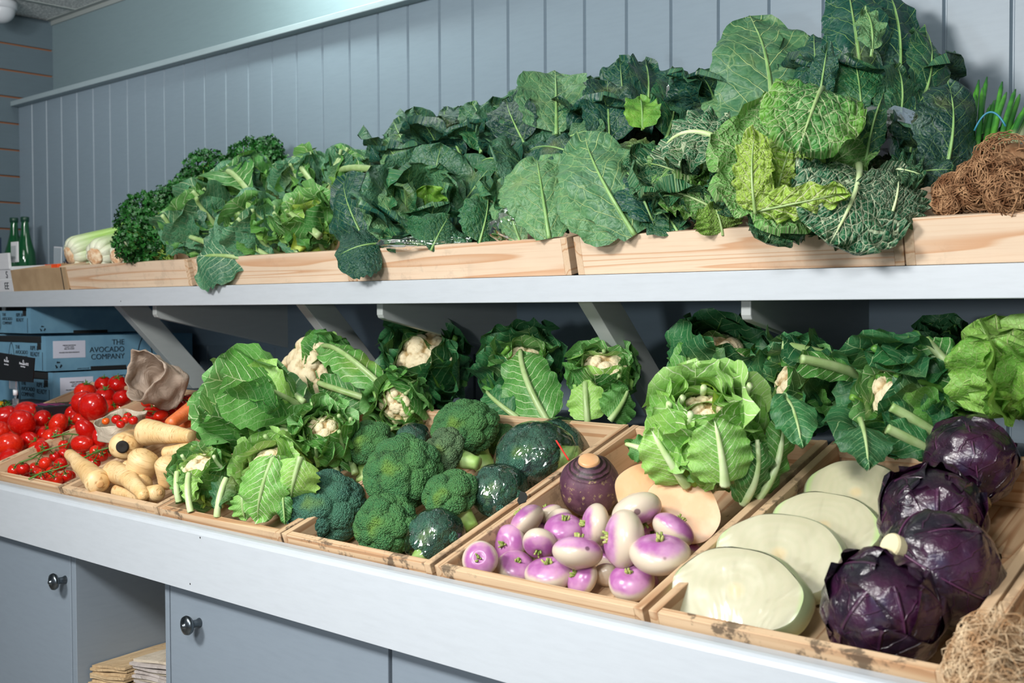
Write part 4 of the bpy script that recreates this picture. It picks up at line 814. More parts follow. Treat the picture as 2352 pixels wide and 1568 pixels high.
# ---------------- celery ----------------
m=NM('celery'); uv=m.sep(m.co('UV')); s=uv[1]; rb=m.M('FRACT',m.M('MULTIPLY',uv[0],26.))
c=m.mix(m.ss(s,.05,.6),hexc('#EDEBD8'),hexc('#B4D67C')); c=m.mix(m.ss(rb,.35,.8,0,.35),c,hexc('#8CBC58')); c=m.mix(m.ss(s,.6,1),c,hexc('#7CB84C')); M_cel=m.fin(c,.35,m.bump(rb,.35,.001),sss=.1)
m=NM('celery_butt'); M_cbutt=m.fin(m.mix(m.ss(m.noise(m.co('Object'),90,4),.3,.7),hexc('#C8966A'),hexc('#E8D4B4')),.7,m.bump(m.noise(m.co('Object'),120,3),.8,.002))
for i,(b,e,r_,l) in enumerate((((160,587,1.60),(300,540,1.78),28,'celery head with a pale root end, leftmost of three at the crate corner'),((218,590,1.57),(330,545,1.76),27,'celery head in the middle with a ragged brown root end'),((268,590,1.57),(370,560,1.74),23,'celery head half covered by the curly parsley'))):
    a=atY(*b); z=atY(*e); ax=unit(z-a); R=sz(a,r_*1.22); t=empty('celery',tuple(a),label=l,cat='celery',group='celery heads'); A,e1,e2=axes(ax); L=np.linalg.norm(z-a)*1.05; r=np.random.RandomState(i)
    for lay,(nk,rr) in enumerate(((9,.62),(6,.32))):
        for k in range(nk):
            ph=k/nk*2*PI+lay*.4+r.uniform(-.1,.1); d=math.cos(ph)*e1+math.sin(ph)*e2; P=[A*R*.12+d*R*rr*.75,A*L*.12+d*R*(rr+.18),A*L*.4+d*R*(rr+.12),A*L*.75+d*R*(rr+.0),A*L*1.05+d*R*(rr+.25*r.rand())]
            P=np.array(P); Q=np.array([np.interp(np.linspace(0,4,16),np.arange(5),P[:,j]) for j in range(3)]).T
            G().tube(Q,np.interp(np.linspace(0,1,16),[0,.15,.5,1],[R*.30,R*.42,R*.34,R*.24]),10).obj('stalk',M_cel,t,smooth=True)
    v,f=ico(3); V=v*np.array([1,1,.35])*R*.62*(1+.12*snoise(v,4,i)[:,None]); V=V@np.array(rotM(tuple(A)))[:3,:3].T; me=bpy.data.meshes.new('b'); me.from_pydata(V.tolist(),[],f); link('root_end',me,M_cbutt,t)
# ---------------- curly parsley ----------------
m=NM('parsley'); M_par=m.fin(m.mix(m.ss(m.noise(m.co('Object'),34,3),.35,.65),hexc('#164A1A'),hexc('#276A25')),.42,m.bump(m.noise(m.co('Object'),200),.3,.001),spec=.5)
M_pst=plain('parsley_stem','#7E9C38',.5)
_r=np.random.RandomState(5); FR=[]
for q in range(6):   # curly leaflet: a crinkled disc folded on itself
    a=np.linspace(0,2*PI,15)[:-1]; w=1+.28*np.sin(a*5+q); v=[(0,0,-.25)]+[(.45*math.cos(x),.45*math.sin(x),.05*math.sin(x*5+q)) for x in a]+[(w[i]*math.cos(x),w[i]*math.sin(x),.45*math.sin(x*6+q*1.3)+.12*math.cos(3*x)) for i,x in enumerate(a)]
    n=len(a); f=[(0,1+i,1+(i+1)%n) for i in range(n)]+[(1+i,1+n+i,1+n+(i+1)%n,1+(i+1)%n) for i in range(n)]; FR.append((np.array(v),f))
def parsley(blobs,stemfrom,label,seed,dens=1.):
    r=np.random.RandomState(seed); c0=atY(*blobs[0][:3]); t=empty('curly_parsley',tuple(c0),label=label,cat='parsley',group='bunches of curly parsley'); g=G(); st=G(); b0=atY(*stemfrom)-c0
    for (x,y,Y,rp) in blobs:
        c=atY(x,y,Y)-c0; R=sz(atY(x,y,Y),rp); k=int(620*dens*(R/.06)**2)
        for i in range(k):
            d=unit(r.normal(size=3)); rad=R*(.72+.34*r.rand()**.6)*(1+.14*snoise(d,3.2,seed)); p=c+d*rad; s=r.uniform(.0038,.0072)
            v,f=FR[r.randint(6)]; M=np.array(rotM(tuple(unit(d+.7*r.normal(size=3))),r.rand()*6.28))[:3,:3]; g.add(v@M.T*s+p,f)
        for i in range(9):
            d=unit(r.normal(size=3)); e=c+d*R*.75; st.tube(bez(b0+r.normal(size=3)*.006,(b0+e)/2+np.array([0,0,.01]),e,8),[.0013]*8,5)
    g.obj('foliage',M_par,t,smooth=True); st.obj('stems',M_pst,t,smooth=True); return t
parsley([(330,510,1.64,62),(305,560,1.56,42),(385,490,1.68,60),(350,570,1.60,40),(420,455,1.74,45)],(390,598,1.62),'large clump of curly parsley at the front beside the celery',1)
parsley([(475,395,1.84,50),(440,425,1.80,38),(500,420,1.84,40)],(470,520,1.74),'curly parsley bunch standing behind the front clump',2)
parsley([(575,362,1.88,44),(620,370,1.90,36),(545,385,1.86,36),(615,345,1.90,34)],(560,500,1.80),'highest curly parsley bunch against the wall behind the cauliflower greens',3)
# ---------------- spring onions with roots, upper right ----------------
m=NM('dry_root'); M_root=m.fin(m.mix(m.ss(m.noise(m.co('Object'),60,3),.3,.7),hexc('#6E4A30'),hexc('#B08A66')),.8,spec=.2)
m=NM('dry_root_pale'); M_rootp=m.fin(m.mix(m.ss(m.noise(m.co('Object'),60,3),.3,.7),hexc('#A88058'),hexc('#DCC6A4')),.8,spec=.2)
def roots(par,cs,n,L,rad,mat,seed,dirn,sp=1.,name='roots',wan=.42,lim=1.15):
    r=np.random.RandomState(seed); g=G()
    for i in range(n):
        c,R=cs[r.randint(len(cs))]; p=c+unit(r.normal(size=3))*R*r.rand()**.4; d=unit(dirn+sp*r.normal(size=3)); P=[p]
        for k in range(11):
            d=unit(d+wan*r.normal(size=3)+.10*np.array(dirn)); q=P[-1]+d*L/11
            if np.linalg.norm(q-c)>R*lim: d=unit(d-.9*unit(q-c)); q=P[-1]+d*L/11
            P.append(q)
        P=np.array(P); P[1:-1]=(P[:-2]+2*P[1:-1]+P[2:])/4; g.tube(P,np.linspace(rad,rad*.45,12),4,cap=False)
    o=g.obj(name,mat,par,smooth=True); o['kind']='stuff'; return o
c0=atY(2265,430,1.60); t=empty('spring_onions',tuple(c0),label='bundle of spring onions with a mass of brown roots and upright green tops',cat='spring onions')
R1=sz(c0,62); cs=[(atY(2190,440,1.59)-c0,R1*.7),(atY(2255,425,1.60)-c0,R1*1.0),(atY(2320,385,1.60)-c0,R1*1.25),(atY(2330,440,1.58)-c0,R1),(atY(2180,465,1.585)-c0,R1*.6)]
roots(t,cs,900,.10,.0011,M_root,3,unit(-CR*.8-CU*.3),wan=.30); 
for i,(c,R) in enumerate(cs[:4]):
    D,F=ico(3); me=bpy.data.meshes.new('core'); me.from_pydata((c+D*R*.72).tolist(),[],F); link('root_core',me,M_root,t)
m=NM('onion_green'); uv=m.sep(m.co('UV')); M_on=m.fin(m.mix(m.ss(uv[1],.0,.35),hexc('#DCE4B8'),m.mix(m.ss(m.noise(m.co('Object'),30),.4,.6),hexc('#2E6E2C'),hexc('#4E9434'))),.35)
r=np.random.RandomState(8)
for i in range(26):
    x=2235+i*5.5+r.uniform(-6,6); Yb=1.68+r.uniform(-.03,.04); a=atY(2205+i*5.5,410-i*3.5,Yb)-c0; ty=175+r.uniform(0,70)+(0 if i<18 else 20); e=atY(x+(i-9)*2.2,ty,Yb+.08)-c0
    G().tube(bez(a,(a+e)/2+CR*r.uniform(-.01,.004),e,12),np.interp(np.linspace(0,1,12),[0,.3,.9,1],[.0045,.0042,.0036,.0012]),8).obj('stem',M_on,t,smooth=True)
M_tw=plain('blue_band','#2B7C96',.5); a=atY(2238,300,1.63)-c0; b=atY(2310,290,1.63)-c0; G().tube(bez(a,(a+b)/2+CU*.045,b,14),.0014,6).obj('elastic_band',M_tw,t,smooth=True)
# ---------------- leeks, lower right corner ----------------
m=NM('leek_white'); uv=m.sep(m.co('UV')); M_lk=m.fin(m.mix(m.ss(uv[1],.55,1),hexc('#ECEADC'),hexc('#A8CC80')),.35,sss=.1)
for i,(b,e,rp,l) in enumerate((((2366,1500,.015),(2430,1330,.05),34,'white leek whose pale roots fan over the right crate side'),((2372,1600,.01),(2470,1460,.04),30,'leek at the bottom right corner with a mass of pale roots'))):
    a=atR(*b); z=atR(*e); R=sz(a,rp); t=empty('leek',tuple(a),label=l,cat='leek',group='leeks with pale roots'); ax=unit(z-a)
    P=np.array([[0,0,0],ax*.05,ax*.12,ax*.24]); P=np.array([np.interp(np.linspace(0,3,14),np.arange(4),P[:,j]) for j in range(3)]).T; G().tube(P,np.interp(np.linspace(0,1,14),[0,.12,.3,1],[R*.5,R*.85,R*.72,R*.66]),20).obj('stem',M_lk,t,smooth=True)
    dn=unit(-CR*.9+CU*(.02 if i==0 else -.1)-CF*.2); roots(t,[(dn*.015,.026),(dn*.035+CU*.004,.022),(dn*.04-CU*.014,.024),(dn*.01-CU*.03,.02)],520,.085,.00075,M_rootp,20+i,dn,.6,wan=.24,lim=1.9)
# ---------------- tomatoes ----------------
def tommat(name,a,b):
    m=NM(name); o=m.co('Object'); rn=m.rand(); c=m.mix(m.ss(m.M('ADD',m.noise(o,9,3),m.M('MULTIPLY',m.M('SUBTRACT',rn,.5),.4)),.35,.75),hexc(a),hexc(b))
    return m.fin(c,.16,None,spec=.5,sss=.08,sscale=.004)
M_tom=tommat('tomato_red','#B80F0A','#D42A12'); M_torg=tommat('tomato_orange','#DE5A14','#E8781C')
m=NM('tomato_vine'); M_vine=m.fin(m.mix(m.noise(m.co('Object'),50),hexc('#2C5A1E'),hexc('#5C8A36')),.55)
def tomesh(kind,seed=0):
    D,F=ico(4); V=D.copy(); a=np.arctan2(V[:,1],V[:,0]); rad=np.hypot(V[:,0],V[:,1])
    if kind=='big': V[:,2]*=.86; V[:,:2]*=(1+.022*np.cos(5*a+seed)*(D[:,2]>-.3)*rad)[:,None]; V[:,2]-=.16*smooth01((.4-rad)/.4)*(D[:,2]>0)
    elif kind=='plum': V[:,2]*=1.42; V[:,:2]*=(1-.08*V[:,2:3]/1.4); V[:,2]-=.08*smooth01((.3-rad)/.3)*(D[:,2]>0)
    else: V[:,2]*=.94; V[:,2]-=.10*smooth01((.35-rad)/.35)*(D[:,2]>0)
    return V,F
_tm={}
def tomshape(kind,v):
    if (kind,v) not in _tm:
        V,F=tomesh(kind,v*1.7); me=bpy.data.meshes.new('tomato_'+kind); me.from_pydata(V.tolist(),[],F); me.polygons.foreach_set('use_smooth',[True]*len(F)); _tm[(kind,v)]=me
    return _tm[(kind,v)]
def calyx(kind,v):
    if ('c'+kind,v) in _tm: return _tm[('c'+kind,v)]
    g=G(); r=np.random.RandomState(v+3); z0={'big':.74,'plum':1.30,'cherry':.86}[kind]; ln=.62 if kind!='cherry' else .72
    for i in range(5):
        a=i*2*PI/5+r.uniform(-.2,.2); d=np.array([math.cos(a),math.sin(a),0]); n=np.array([-d[1],d[0],0]); up=r.uniform(.05,.38)
        P=[np.array([0,0,z0-.02]),d*.2*ln+[0,0,z0+.07],d*.6*ln+[0,0,z0+.08+up*.3],d*ln*r.uniform(.85,1.1)+[0,0,z0+up]]; w=[.05,.09,.06,.005]
        vs=[];
        for p_,w_ in zip(P,w): vs+=[p_+n*w_,p_+[0,0,.025],p_-n*w_]
        g.add(vs,[(j*3+k,j*3+k+1,(j+1)*3+k+1,(j+1)*3+k) for j in range(3) for k in range(2)])
    g.tube([(0,0,z0-.06),(0.02,0.01,z0+.15),(.08,.03,z0+.34)],[.06,.05,.055],6)
    me=g.mesh('calyx'); me.polygons.foreach_set('use_smooth',[True]*len(me.polygons)); me.materials.append(M_vine); _tm[('c'+kind,v)]=me; return me
def put_tom(parent,c,R,ax,kind,v,mat,withcal=True,nm='tomato',spin=0.):
    me=tomshape(kind,v); 
    if not me.materials: me.materials.append(M_tom)
    o=bpy.data.objects.new(nm,me); COL.objects.link(o); o.matrix_world=rotM(tuple(ax),spin,tuple(c),R)
    if mat is not M_tom:
        o.material_slots[0].link='OBJECT'; o.material_slots[0].material=mat
    if withcal:
        k=bpy.data.objects.new('calyx',calyx(kind,v)); COL.objects.link(k); k.parent=o
    if parent is not None: o.parent=parent; o.location=np.array(c)-np.array(parent.location)
    return o
def tomc(px,py,rpx,h):
    R=.025
    for _ in range(3): c=atR(px,py,h+R-.062); R=sz(c,rpx*1.08)
    return c,R
U=(0,.6,.5)
BIG=[(50,971,29,.045,(.1,.5,-.8),0,'large red tomato in front of the black box, slightly pointed upper left'),(62,948,28,.035,(.2,.8,.2),0,'large tomato behind another at the far left below the price sign'),(14,956,27,.035,(-.2,.9,.1),1,'large tomato cut by the left picture edge, upper one'),(22,1022,29,.02,(-.1,.6,-.4),0,'biggest tomato low at the left picture edge'),
(0,990,22,.03,U,0,'tomato at the left edge between an upper and a lower large one'),(68,1012,22,.012,(.2,.5,-.4),0,'orange-red tomato right of the biggest one at the crate side'),(134,972,22,.03,(-.8,.5,.2),1,'red tomato with green truss stem at its left, by the crate corner'),
(214,934,31,.055,(.1,.3,-.9),0,'largest shiny tomato showing its smooth base, centre of the tomato crate'),(192,925,26,.045,(-.2,.3,-.6),0,'tomato touching the largest shiny one on its left'),(196,900,23,.045,(.2,.9,.2),1,'tomato with a spiky calyx beside the blue carton'),(238,882,19,.045,(.1,.8,.3),1,'tomato at the top back of the crate beside the white label'),
(270,881,20,.045,(.1,.5,.3),1,'tomato next to the open paper bag mouth, topmost'),(281,913,20,.035,(-.2,.8,.1),0,'tomato below the paper bag mouth')]
REST=[(40,999,17,.005),(96,964,22,.03),(104,997,20,.008),(137,948,18,.02),(166,948,17,.02),(188,964,20,.012),(159,958,16,.01),(242,908,21,.04),(252,936,18,.02),(231,955,12,.01),(90,985,17,.0),(120,958,17,.0),(215,905,18,.01),(262,900,16,.01),(15,975,18,.0),(175,935,16,.0)]
for i,(x,y,r_,h,ax,cal,l) in enumerate(BIG):
    c,R=tomc(x,y,r_,h); o=put_tom(None,c,R,view(*ax),'big',i%3,M_tom,bool(cal)); tag(o,l,'tomato','large tomatoes')
rr_=random.Random(4)
for i,(x,y,r_,h) in enumerate(REST):
    c,R=tomc(x,y,r_,h); o=put_tom(None,c,R,view(rr_.uniform(-.6,.6),rr_.uniform(.2,1),rr_.uniform(-.2,.6)),'big',i%3,M_tom,i%3!=0,spin=i); tag(o,'red tomato partly hidden in the heap of large vine tomatoes','tomato','heaped tomatoes among the large ones')
def truss(label,toms,vine,kind='cherry',h0=.03,grp='cherry tomato trusses'):
    c0,_=tomc(toms[0][0],toms[0][1],13,h0); t=empty('tomato_truss',tuple(c0),label=label,cat='tomatoes',group=grp); V=[]
    for (x,y) in vine: c,_=tomc(x,y,13,h0+.024); V.append(c-c0)
    V=np.array(V); n=len(V); s=np.linspace(0,n-1,n*5); Vs=np.array([np.interp(s,np.arange(n),V[:,j]) for j in range(3)]).T
    g=G().tube(Vs,np.linspace(.0021,.0014,len(Vs)),6)
    for i,q in enumerate(toms):
        x,y,r_=q[:3]; hh=h0 if len(q)<4 else q[3]; c,R=tomc(x,y,r_,hh); j=np.argmin(np.linalg.norm(Vs-(c-c0),axis=1)); ax=unit(Vs[j]-(c-c0)+CU*.01+ (CR*(.006*math.sin(i*2.1))))
        if kind=='plum': ax=unit(ax+CR*(1.2 if i%2 else -1.2))
        put_tom(t,c,R*(1. if kind!='plum' else .82),ax,kind,i%3,M_tom,True,spin=i*1.3); e=(c-c0)+ax*R*(1.1 if kind!='plum' else 1.2); g.tube(bez(Vs[j],(Vs[j]+e)/2+ax*.004,e,6),.0011,5)
    g.obj('vine',M_vine,t,smooth=True); return t
truss('cherry tomato truss running diagonally, its vine rising to the right',[(51,1055,12),(53,1076,14,.035),(33,1080,14),(81,1048,14,.02),(96,1028,15,.04),(104,1064,14,.035),(80,1074,12,.015),(118,1033,13,.02),(126,1048,12,.03)],[(45,1062),(75,1052),(100,1035),(125,1028),(157,1018)])
truss('front cherry tomato truss lying along the bottom of its crate',[(62,1094,12,.0),(96,1088,13,.01),(118,1084,12,.02),(129,1101,15,.02),(105,1101,9,.0),(153,1093,13,.02),(139,1066,14,.04)],[(66,1100),(98,1085),(128,1078),(158,1068)])
truss('cherry tomato truss at the back of the cherry crate with dark calyxes',[(131,1007,15,.04),(132,992,12,.03),(174,988,12,.04),(147,1022,12,.03),(159,1006,11,.02),(147,1042,13,.02)],[(120,1003),(140,998),(160,996),(180,998)])
truss('cherry tomato truss right of the long parsnip beside the crate divider',[(220,1036,13),(234,1045,14,.02),(217,1062,13,.01),(204,1058,11,.01),(249,1038,10,.0),(185,1044,12,.0)],[(190,1052),(212,1042),(232,1033),(250,1028)])
truss('plum tomato truss at the back of the crate under the large paper bag',[(344,945,13,.045),(338,924,12,.045),(363,934,13,.05),(370,954,15,.055),(414,933,16,.055),(392,946,12,.045)],[(350,950),(375,940),(400,930),(420,920)],'plum',.03,'plum tomato trusses')
truss('small plum tomato truss in front of the carrots, below the paper bag',[(440,918,13,.05),(386,921,12,.05),(414,916,12,.05),(425,945,11,.04)],[(390,928),(410,922),(436,915)],'plum',.03,'plum tomato trusses')
for x,y,r_,ax,h,l in ((198,988,24,(-.4,.6,.3),.03,'broad plum tomato behind the row of cherry tomatoes'),(190,1019,22,(1,.0,.1),.03,'long shiny plum tomato lying level above the cherry tomatoes'),(229,1006,18,(-.35,.9,.1),.035,'plum tomato leaning on the small paper bag'),(200,978,12,(0,.8,.3),.035,'small round tomato on the crate divider corner')):
    c,R=tomc(x,y,r_,h); o=put_tom(None,c,R*(.82 if r_!=12 else 1),view(*ax),'plum' if r_!=12 else 'cherry',0,M_tom,False); tag(o,l,'tomato','loose plum tomatoes')
rf=random.Random(9)
for x0,x1,s0,s1,R,kd,n,l,gp in ((-2.94,-2.61,.05,.44,.027,'big',26,'red tomato in the lower layer of the heap in the leftmost crate','lower layer of large tomatoes'),(-2.56,-2.25,.27,.45,.020,'plum',14,'plum tomato low at the back of its crate under the trusses','lower layer of plum tomatoes')):
    pts=[]
    for k in range(n*40):
        p=(rf.uniform(x0+R*.3,x1-R*.3),rf.uniform(s0,s1))
        if all(math.hypot(p[0]-q[0],p[1]-q[1])>R*1.75 for q in pts): pts.append(p)
        if len(pts)>=n: break
    for i,p in enumerate(pts):
        c=np.array([p[0],RY+p[1]*math.cos(SL),RZ+p[1]*math.sin(SL)])+RN*(R-.060); o=put_tom(None,c,R,view(rf.uniform(-.8,.8),rf.uniform(.2,1),rf.uniform(-.4,.6)),kd,i%3,M_tom,i%2==0,spin=i); tag(o,l,'tomato',gp)
for i in range(30):
    u,v=rf.random(),rf.random(); x=40+u*105+v*95; y=1096-v*112+u*22-u*v*10
    c,R=tomc(x,y,rf.uniform(11,14),rf.uniform(-.004,.012)); o=put_tom(None,c,R,view(rf.uniform(-1,1),rf.uniform(.2,1),rf.uniform(-.5,.8)),'cherry',i%3,M_tom,i%2==0,spin=i); tag(o,'small cherry tomato underneath the vine trusses in its crate','tomato','cherry tomatoes under the trusses')
# ---------------- paper bags ----------------
def papermat(name,c1,c2):
    m=NM(name); o=m.co('Object'); n=m.noise(o,22,4,.6,.8); return m.fin(m.mix(m.ss(n,.35,.65),hexc(c1),hexc(c2)),.75,m.bump(m.M('ABSOLUTE',m.M('SUBTRACT',n,.5)),.9,.008))
M_kraft=papermat('kraft_paper','#A08D7C','#B8A696'); M_kraft2=papermat('pale_kraft_paper','#B4A894','#CABFAC'); M_grey=papermat('grey_paper','#A79E98','#B9B1AC'); M_tan=papermat('tan_paper','#B79C76','#C7AE88')
def paperbag(c,ax,R,L,label,seed,mat,flat=.8,crush=.2,group='crumpled paper bags'):
    A,e1,e2=axes(ax); t=empty('paper_bag',tuple(c),label=label,cat='bag',group=group); n=40;k=18; V=[]
    for i in range(k+1):
        s=i/k; rr=R*(1+.05*math.sin(s*9))*(1-.55*smooth01(np.array((.16-s)/.16)))if s<.16 else R*(1+.10*s)
        for j in range(n):
            a=j/n*2*PI; q=abs(math.cos(a))**.7*np.sign(math.cos(a)),abs(math.sin(a))**.7*np.sign(math.sin(a))*flat; lip=.10*math.sin(2*a+seed)+.05*math.sin(5*a+seed*2)
            V.append(np.array(e1)*q[0]*rr+e2*q[1]*rr+A*(s*L*(1+lip*s)))
    V=np.array(V); d=np.abs(snoise(V,11,seed,3)); d2=np.abs(snoise(V,26,seed+2,2)); ctr=(V@A)[:,None]*A; rad=V-ctr; rad/=np.linalg.norm(rad,axis=1)[:,None]+1e-9; V=V-rad*((d-.3)*R*crush+(d2-.3)*R*crush*.4)[:,None]
    F=[(i*n+j,i*n+(j+1)%n,(i+1)*n+(j+1)%n,(i+1)*n+j) for i in range(k) for j in range(n)]+[tuple(range(n-1,-1,-1))]
    g=G().add(V,F); o=g.obj('paper_body',mat,t,smooth=True); md=o.modifiers.new('thick','SOLIDIFY'); md.thickness=.0012; md.offset=-1; return t
c=atR(400,893,.05); paperbag(c,view(-.52,.34,.78),sz(c,56),sz(c,100),'large crumpled brown paper bag lying open on the tomatoes',3,M_kraft,.8,.42)
c=atR(286,1006,.0); paperbag(c,view(-.12,.9,.25),sz(c,52),sz(c,50),'small open paper bag holding cherry tomatoes beside the parsnips',5,M_kraft2,.8,.34)
for x,y,r_,mt in ((243,967,9,M_torg),(268,963,12,M_tom),(288,964,10,M_tom),(306,965,11,M_tom),(293,956,10,M_tom),(277,974,10,M_tom)):
    c=atR(x,y,.058); o=put_tom(None,c,sz(c,r_),view(.2*math.sin(x),.9,.3),'cherry',x%3,mt,True); tag(o,'orange cherry tomato in the small paper bag' if mt is M_torg else 'red cherry tomato inside the small open paper bag','tomato','cherry tomatoes in the small paper bag')
# ---------------- parsnips and carrots ----------------
def rootmat(name,a,b,line):
    m=NM(name); uv=m.sep(m.co('UV')); o=m.co('Object'); n=m.noise(m.comb(m.M('MULTIPLY',uv[0],3.),m.M('MULTIPLY',uv[1],26.),m.rand()),3,3); c=m.mix(m.ss(m.noise(o,20,3),.35,.7),hexc(a),hexc(b)); c=m.mix(m.ss(n,.54,.68,0,.75),c,hexc(line))
    return m.fin(c,.42,m.bump(n,.35,.0015),sss=.15,sscale=.006)
M_psn=rootmat('parsnip_skin','#DDB87E','#E8CA98','#B07C40'); M_car=rootmat('carrot_skin','#D8662E','#E07C44','#B4502A'); M_hole=plain('parsnip_crown_dark','#17120E',.8); M_cutend=plain('parsnip_cut_end','#D8A870',.6)
def taper(x0,y0,h0,r0,x1,y1,h1,r1,label,seed,mat,name,cat,group,crown=None,bend=0.,tip=True):
    a=atR(x0,y0,h0); b=atR(x1,y1,h1); R0=sz(a,r0); R1=sz(b,r1); L=np.linalg.norm(b-a); ax=unit(b-a); t=empty(name,tuple(a),label=label,cat=cat,group=group); k=40
    s=np.linspace(0,1,k); cap0=R0*.8/ (L+R0*.8+R1*.6); P=-ax*R0*.8+s[:,None]*ax*(L+R0*.8+R1*(.6 if tip else 0)); P+=unit(np.cross(ax,CF))*(np.sin(s*PI)*bend*L)[:,None]
    f=s/cap0; u=np.clip((s-cap0)/(1-cap0),0,1); rad=np.where(f<1,R0*np.sqrt(np.clip(1-(1-f)**2,0.0005,1)),R0+(R1-R0)*u**.85); e=np.clip((1-s)/(R1*.6/L+1e-6),0,1) if tip else 1; rad=rad*np.sqrt(np.clip(1-(1-e)**2,.02,1)) if tip else rad
    g=G().tube(P,rad,22); v=np.array(g.v); v+=snoise(v,28,seed)[:,None]*R0*.04; g.v=[tuple(q) for q in v]; g.obj('root',mat,t,smooth=True)
    q=rotM(tuple(-ax),0,tuple(-ax*R0*.80)); 
    if crown=='dark': o=G().lathe([(.0001,R0*.012),(R0*.16,R0*.03),(R0*.30,R0*.06),(R0*.36,R0*.055),(R0*.44,-R0*.06)][::-1],26,0,q).obj('crown',M_hole,t,smooth=True); o['label']='dark hollow crown'
    elif crown: G().lathe([(.0001,R0*.02),(R0*.2,R0*.05),(R0*.28,0),(R0*.30,-R0*.06)][::-1],20,0,q).obj('crown',M_cutend,t,smooth=True)
    if not tip: G().lathe([(.0001,R1*.10),(R1*.8,R1*.06),(R1,-.001)][::-1],20,0,rotM(tuple(ax),0,tuple(P[-1]))).obj('cut_end',M_psn if mat is M_psn else M_car,t,smooth=True)
    return t
pn=dict(mat=M_psn,name='parsnip',cat='parsnip',group='parsnips')
for i,q in enumerate(((223,1105,.012,29,160,1042,.035,12,'parsnip lying diagonally over the cherry tomatoes, crown towards the shopper',1,.0,False),(285,1024,.045,33,330,1000,-.02,20,'parsnip seen end-on with a dark hollow crown','dark',0,True),
 (340,992,.062,32,440,1002,.055,14,'fat parsnip on top of the heap with its cut tip pointing right',None,0,False),(262,1086,.01,27,330,1140,.0,14,'parsnip sloping down right at the front beside the diagonal one',None,.05,True),
 (360,1132,-.004,20,325,1136,-.01,17,'small parsnip at the front with a brown ringed end',1,0,True),(330,1060,.03,38,312,1100,.0,26,'thick blunt parsnip in the middle of the heap',None,0,True),(388,1072,.03,33,382,1115,-.005,16,'parsnip standing nose down next to the small cauliflower',None,0,True),
 (435,1032,.03,17,380,1040,.03,14,'slim parsnip below the fat top one, half under cauliflower leaves',None,0,True),(322,1105,.0,22,340,1112,-.01,18,'short parsnip stub behind the small front one',None,0,True),(292,1068,.02,13,300,1090,.0,10,'small parsnip end poking up between two bigger ones',1,0,True),(270,1128,-.02,16,350,1150,-.025,12,'shaded parsnip lying underneath at the front board',None,0,True))):
    x0,y0,h0,r0,x1,y1,h1,r1,l,cr,bd,tp=q; taper(x0,y0,h0,r0,x1,y1,h1,r1,l,700+i,crown=cr,bend=bd,tip=tp,**pn)
for i,q in enumerate(((505,895,.06,25,392,972,.055,14,'carrot lying up to the right behind the parsnips'),(530,870,.07,20,445,925,.065,16,'upper carrot half hidden by cauliflower leaves'),(415,975,.03,12,470,960,.03,12,'stubby carrot piece on the fat parsnip'))):
    taper(*q[:9],720+i,mat=M_car,name='carrot',cat='carrot',group='carrots')
# ---------------- cartons and small things at the left ----------------
def text(par,body,size,M,mat,name='lettering',ext=.0004,align='LEFT',sp=1.):
    cu=bpy.data.curves.new('t','FONT'); cu.body=body; cu.size=size; cu.extrude=ext; cu.align_x=align; cu.space_line=sp; o=bpy.data.objects.new('t',cu); COL.objects.link(o)
    dg=bpy.context.evaluated_depsgraph_get(); me=bpy.data.meshes.new_from_object(o.evaluated_get(dg)); bpy.data.objects.remove(o); me.materials.clear(); me.materials.append(mat)
    t=bpy.data.objects.new(name,me); COL.objects.link(t); t.matrix_world=M
    if par is not None: t.parent=par
    return t
m=NM('blue_carton'); w=m.M('SINE',m.M('MULTIPLY',m.sep(m.co('Object'))[0],900.)); M_blue=m.fin(m.mix(m.ss(m.noise(m.co('Object'),14,3),.3,.7),hexc('#5F8CA6'),hexc('#6E9BB2')),.7,m.bump(w,.08,.001))
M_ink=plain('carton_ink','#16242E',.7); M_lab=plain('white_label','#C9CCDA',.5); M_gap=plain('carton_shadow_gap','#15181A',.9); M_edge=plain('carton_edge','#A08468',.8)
FX=lambda x,y,z: Matrix.Translation((x,y,z))@Matrix(((1,0,0,0),(0,0,-1,0),(0,1,0,0),(0,0,0,1)))       # on a face towards -y
SX=lambda x,y,z: Matrix.Translation((x,y,z))@Matrix(((0,0,1,0),(1,0,0,0),(0,1,0,0),(0,0,0,1)))        # on a face towards +x
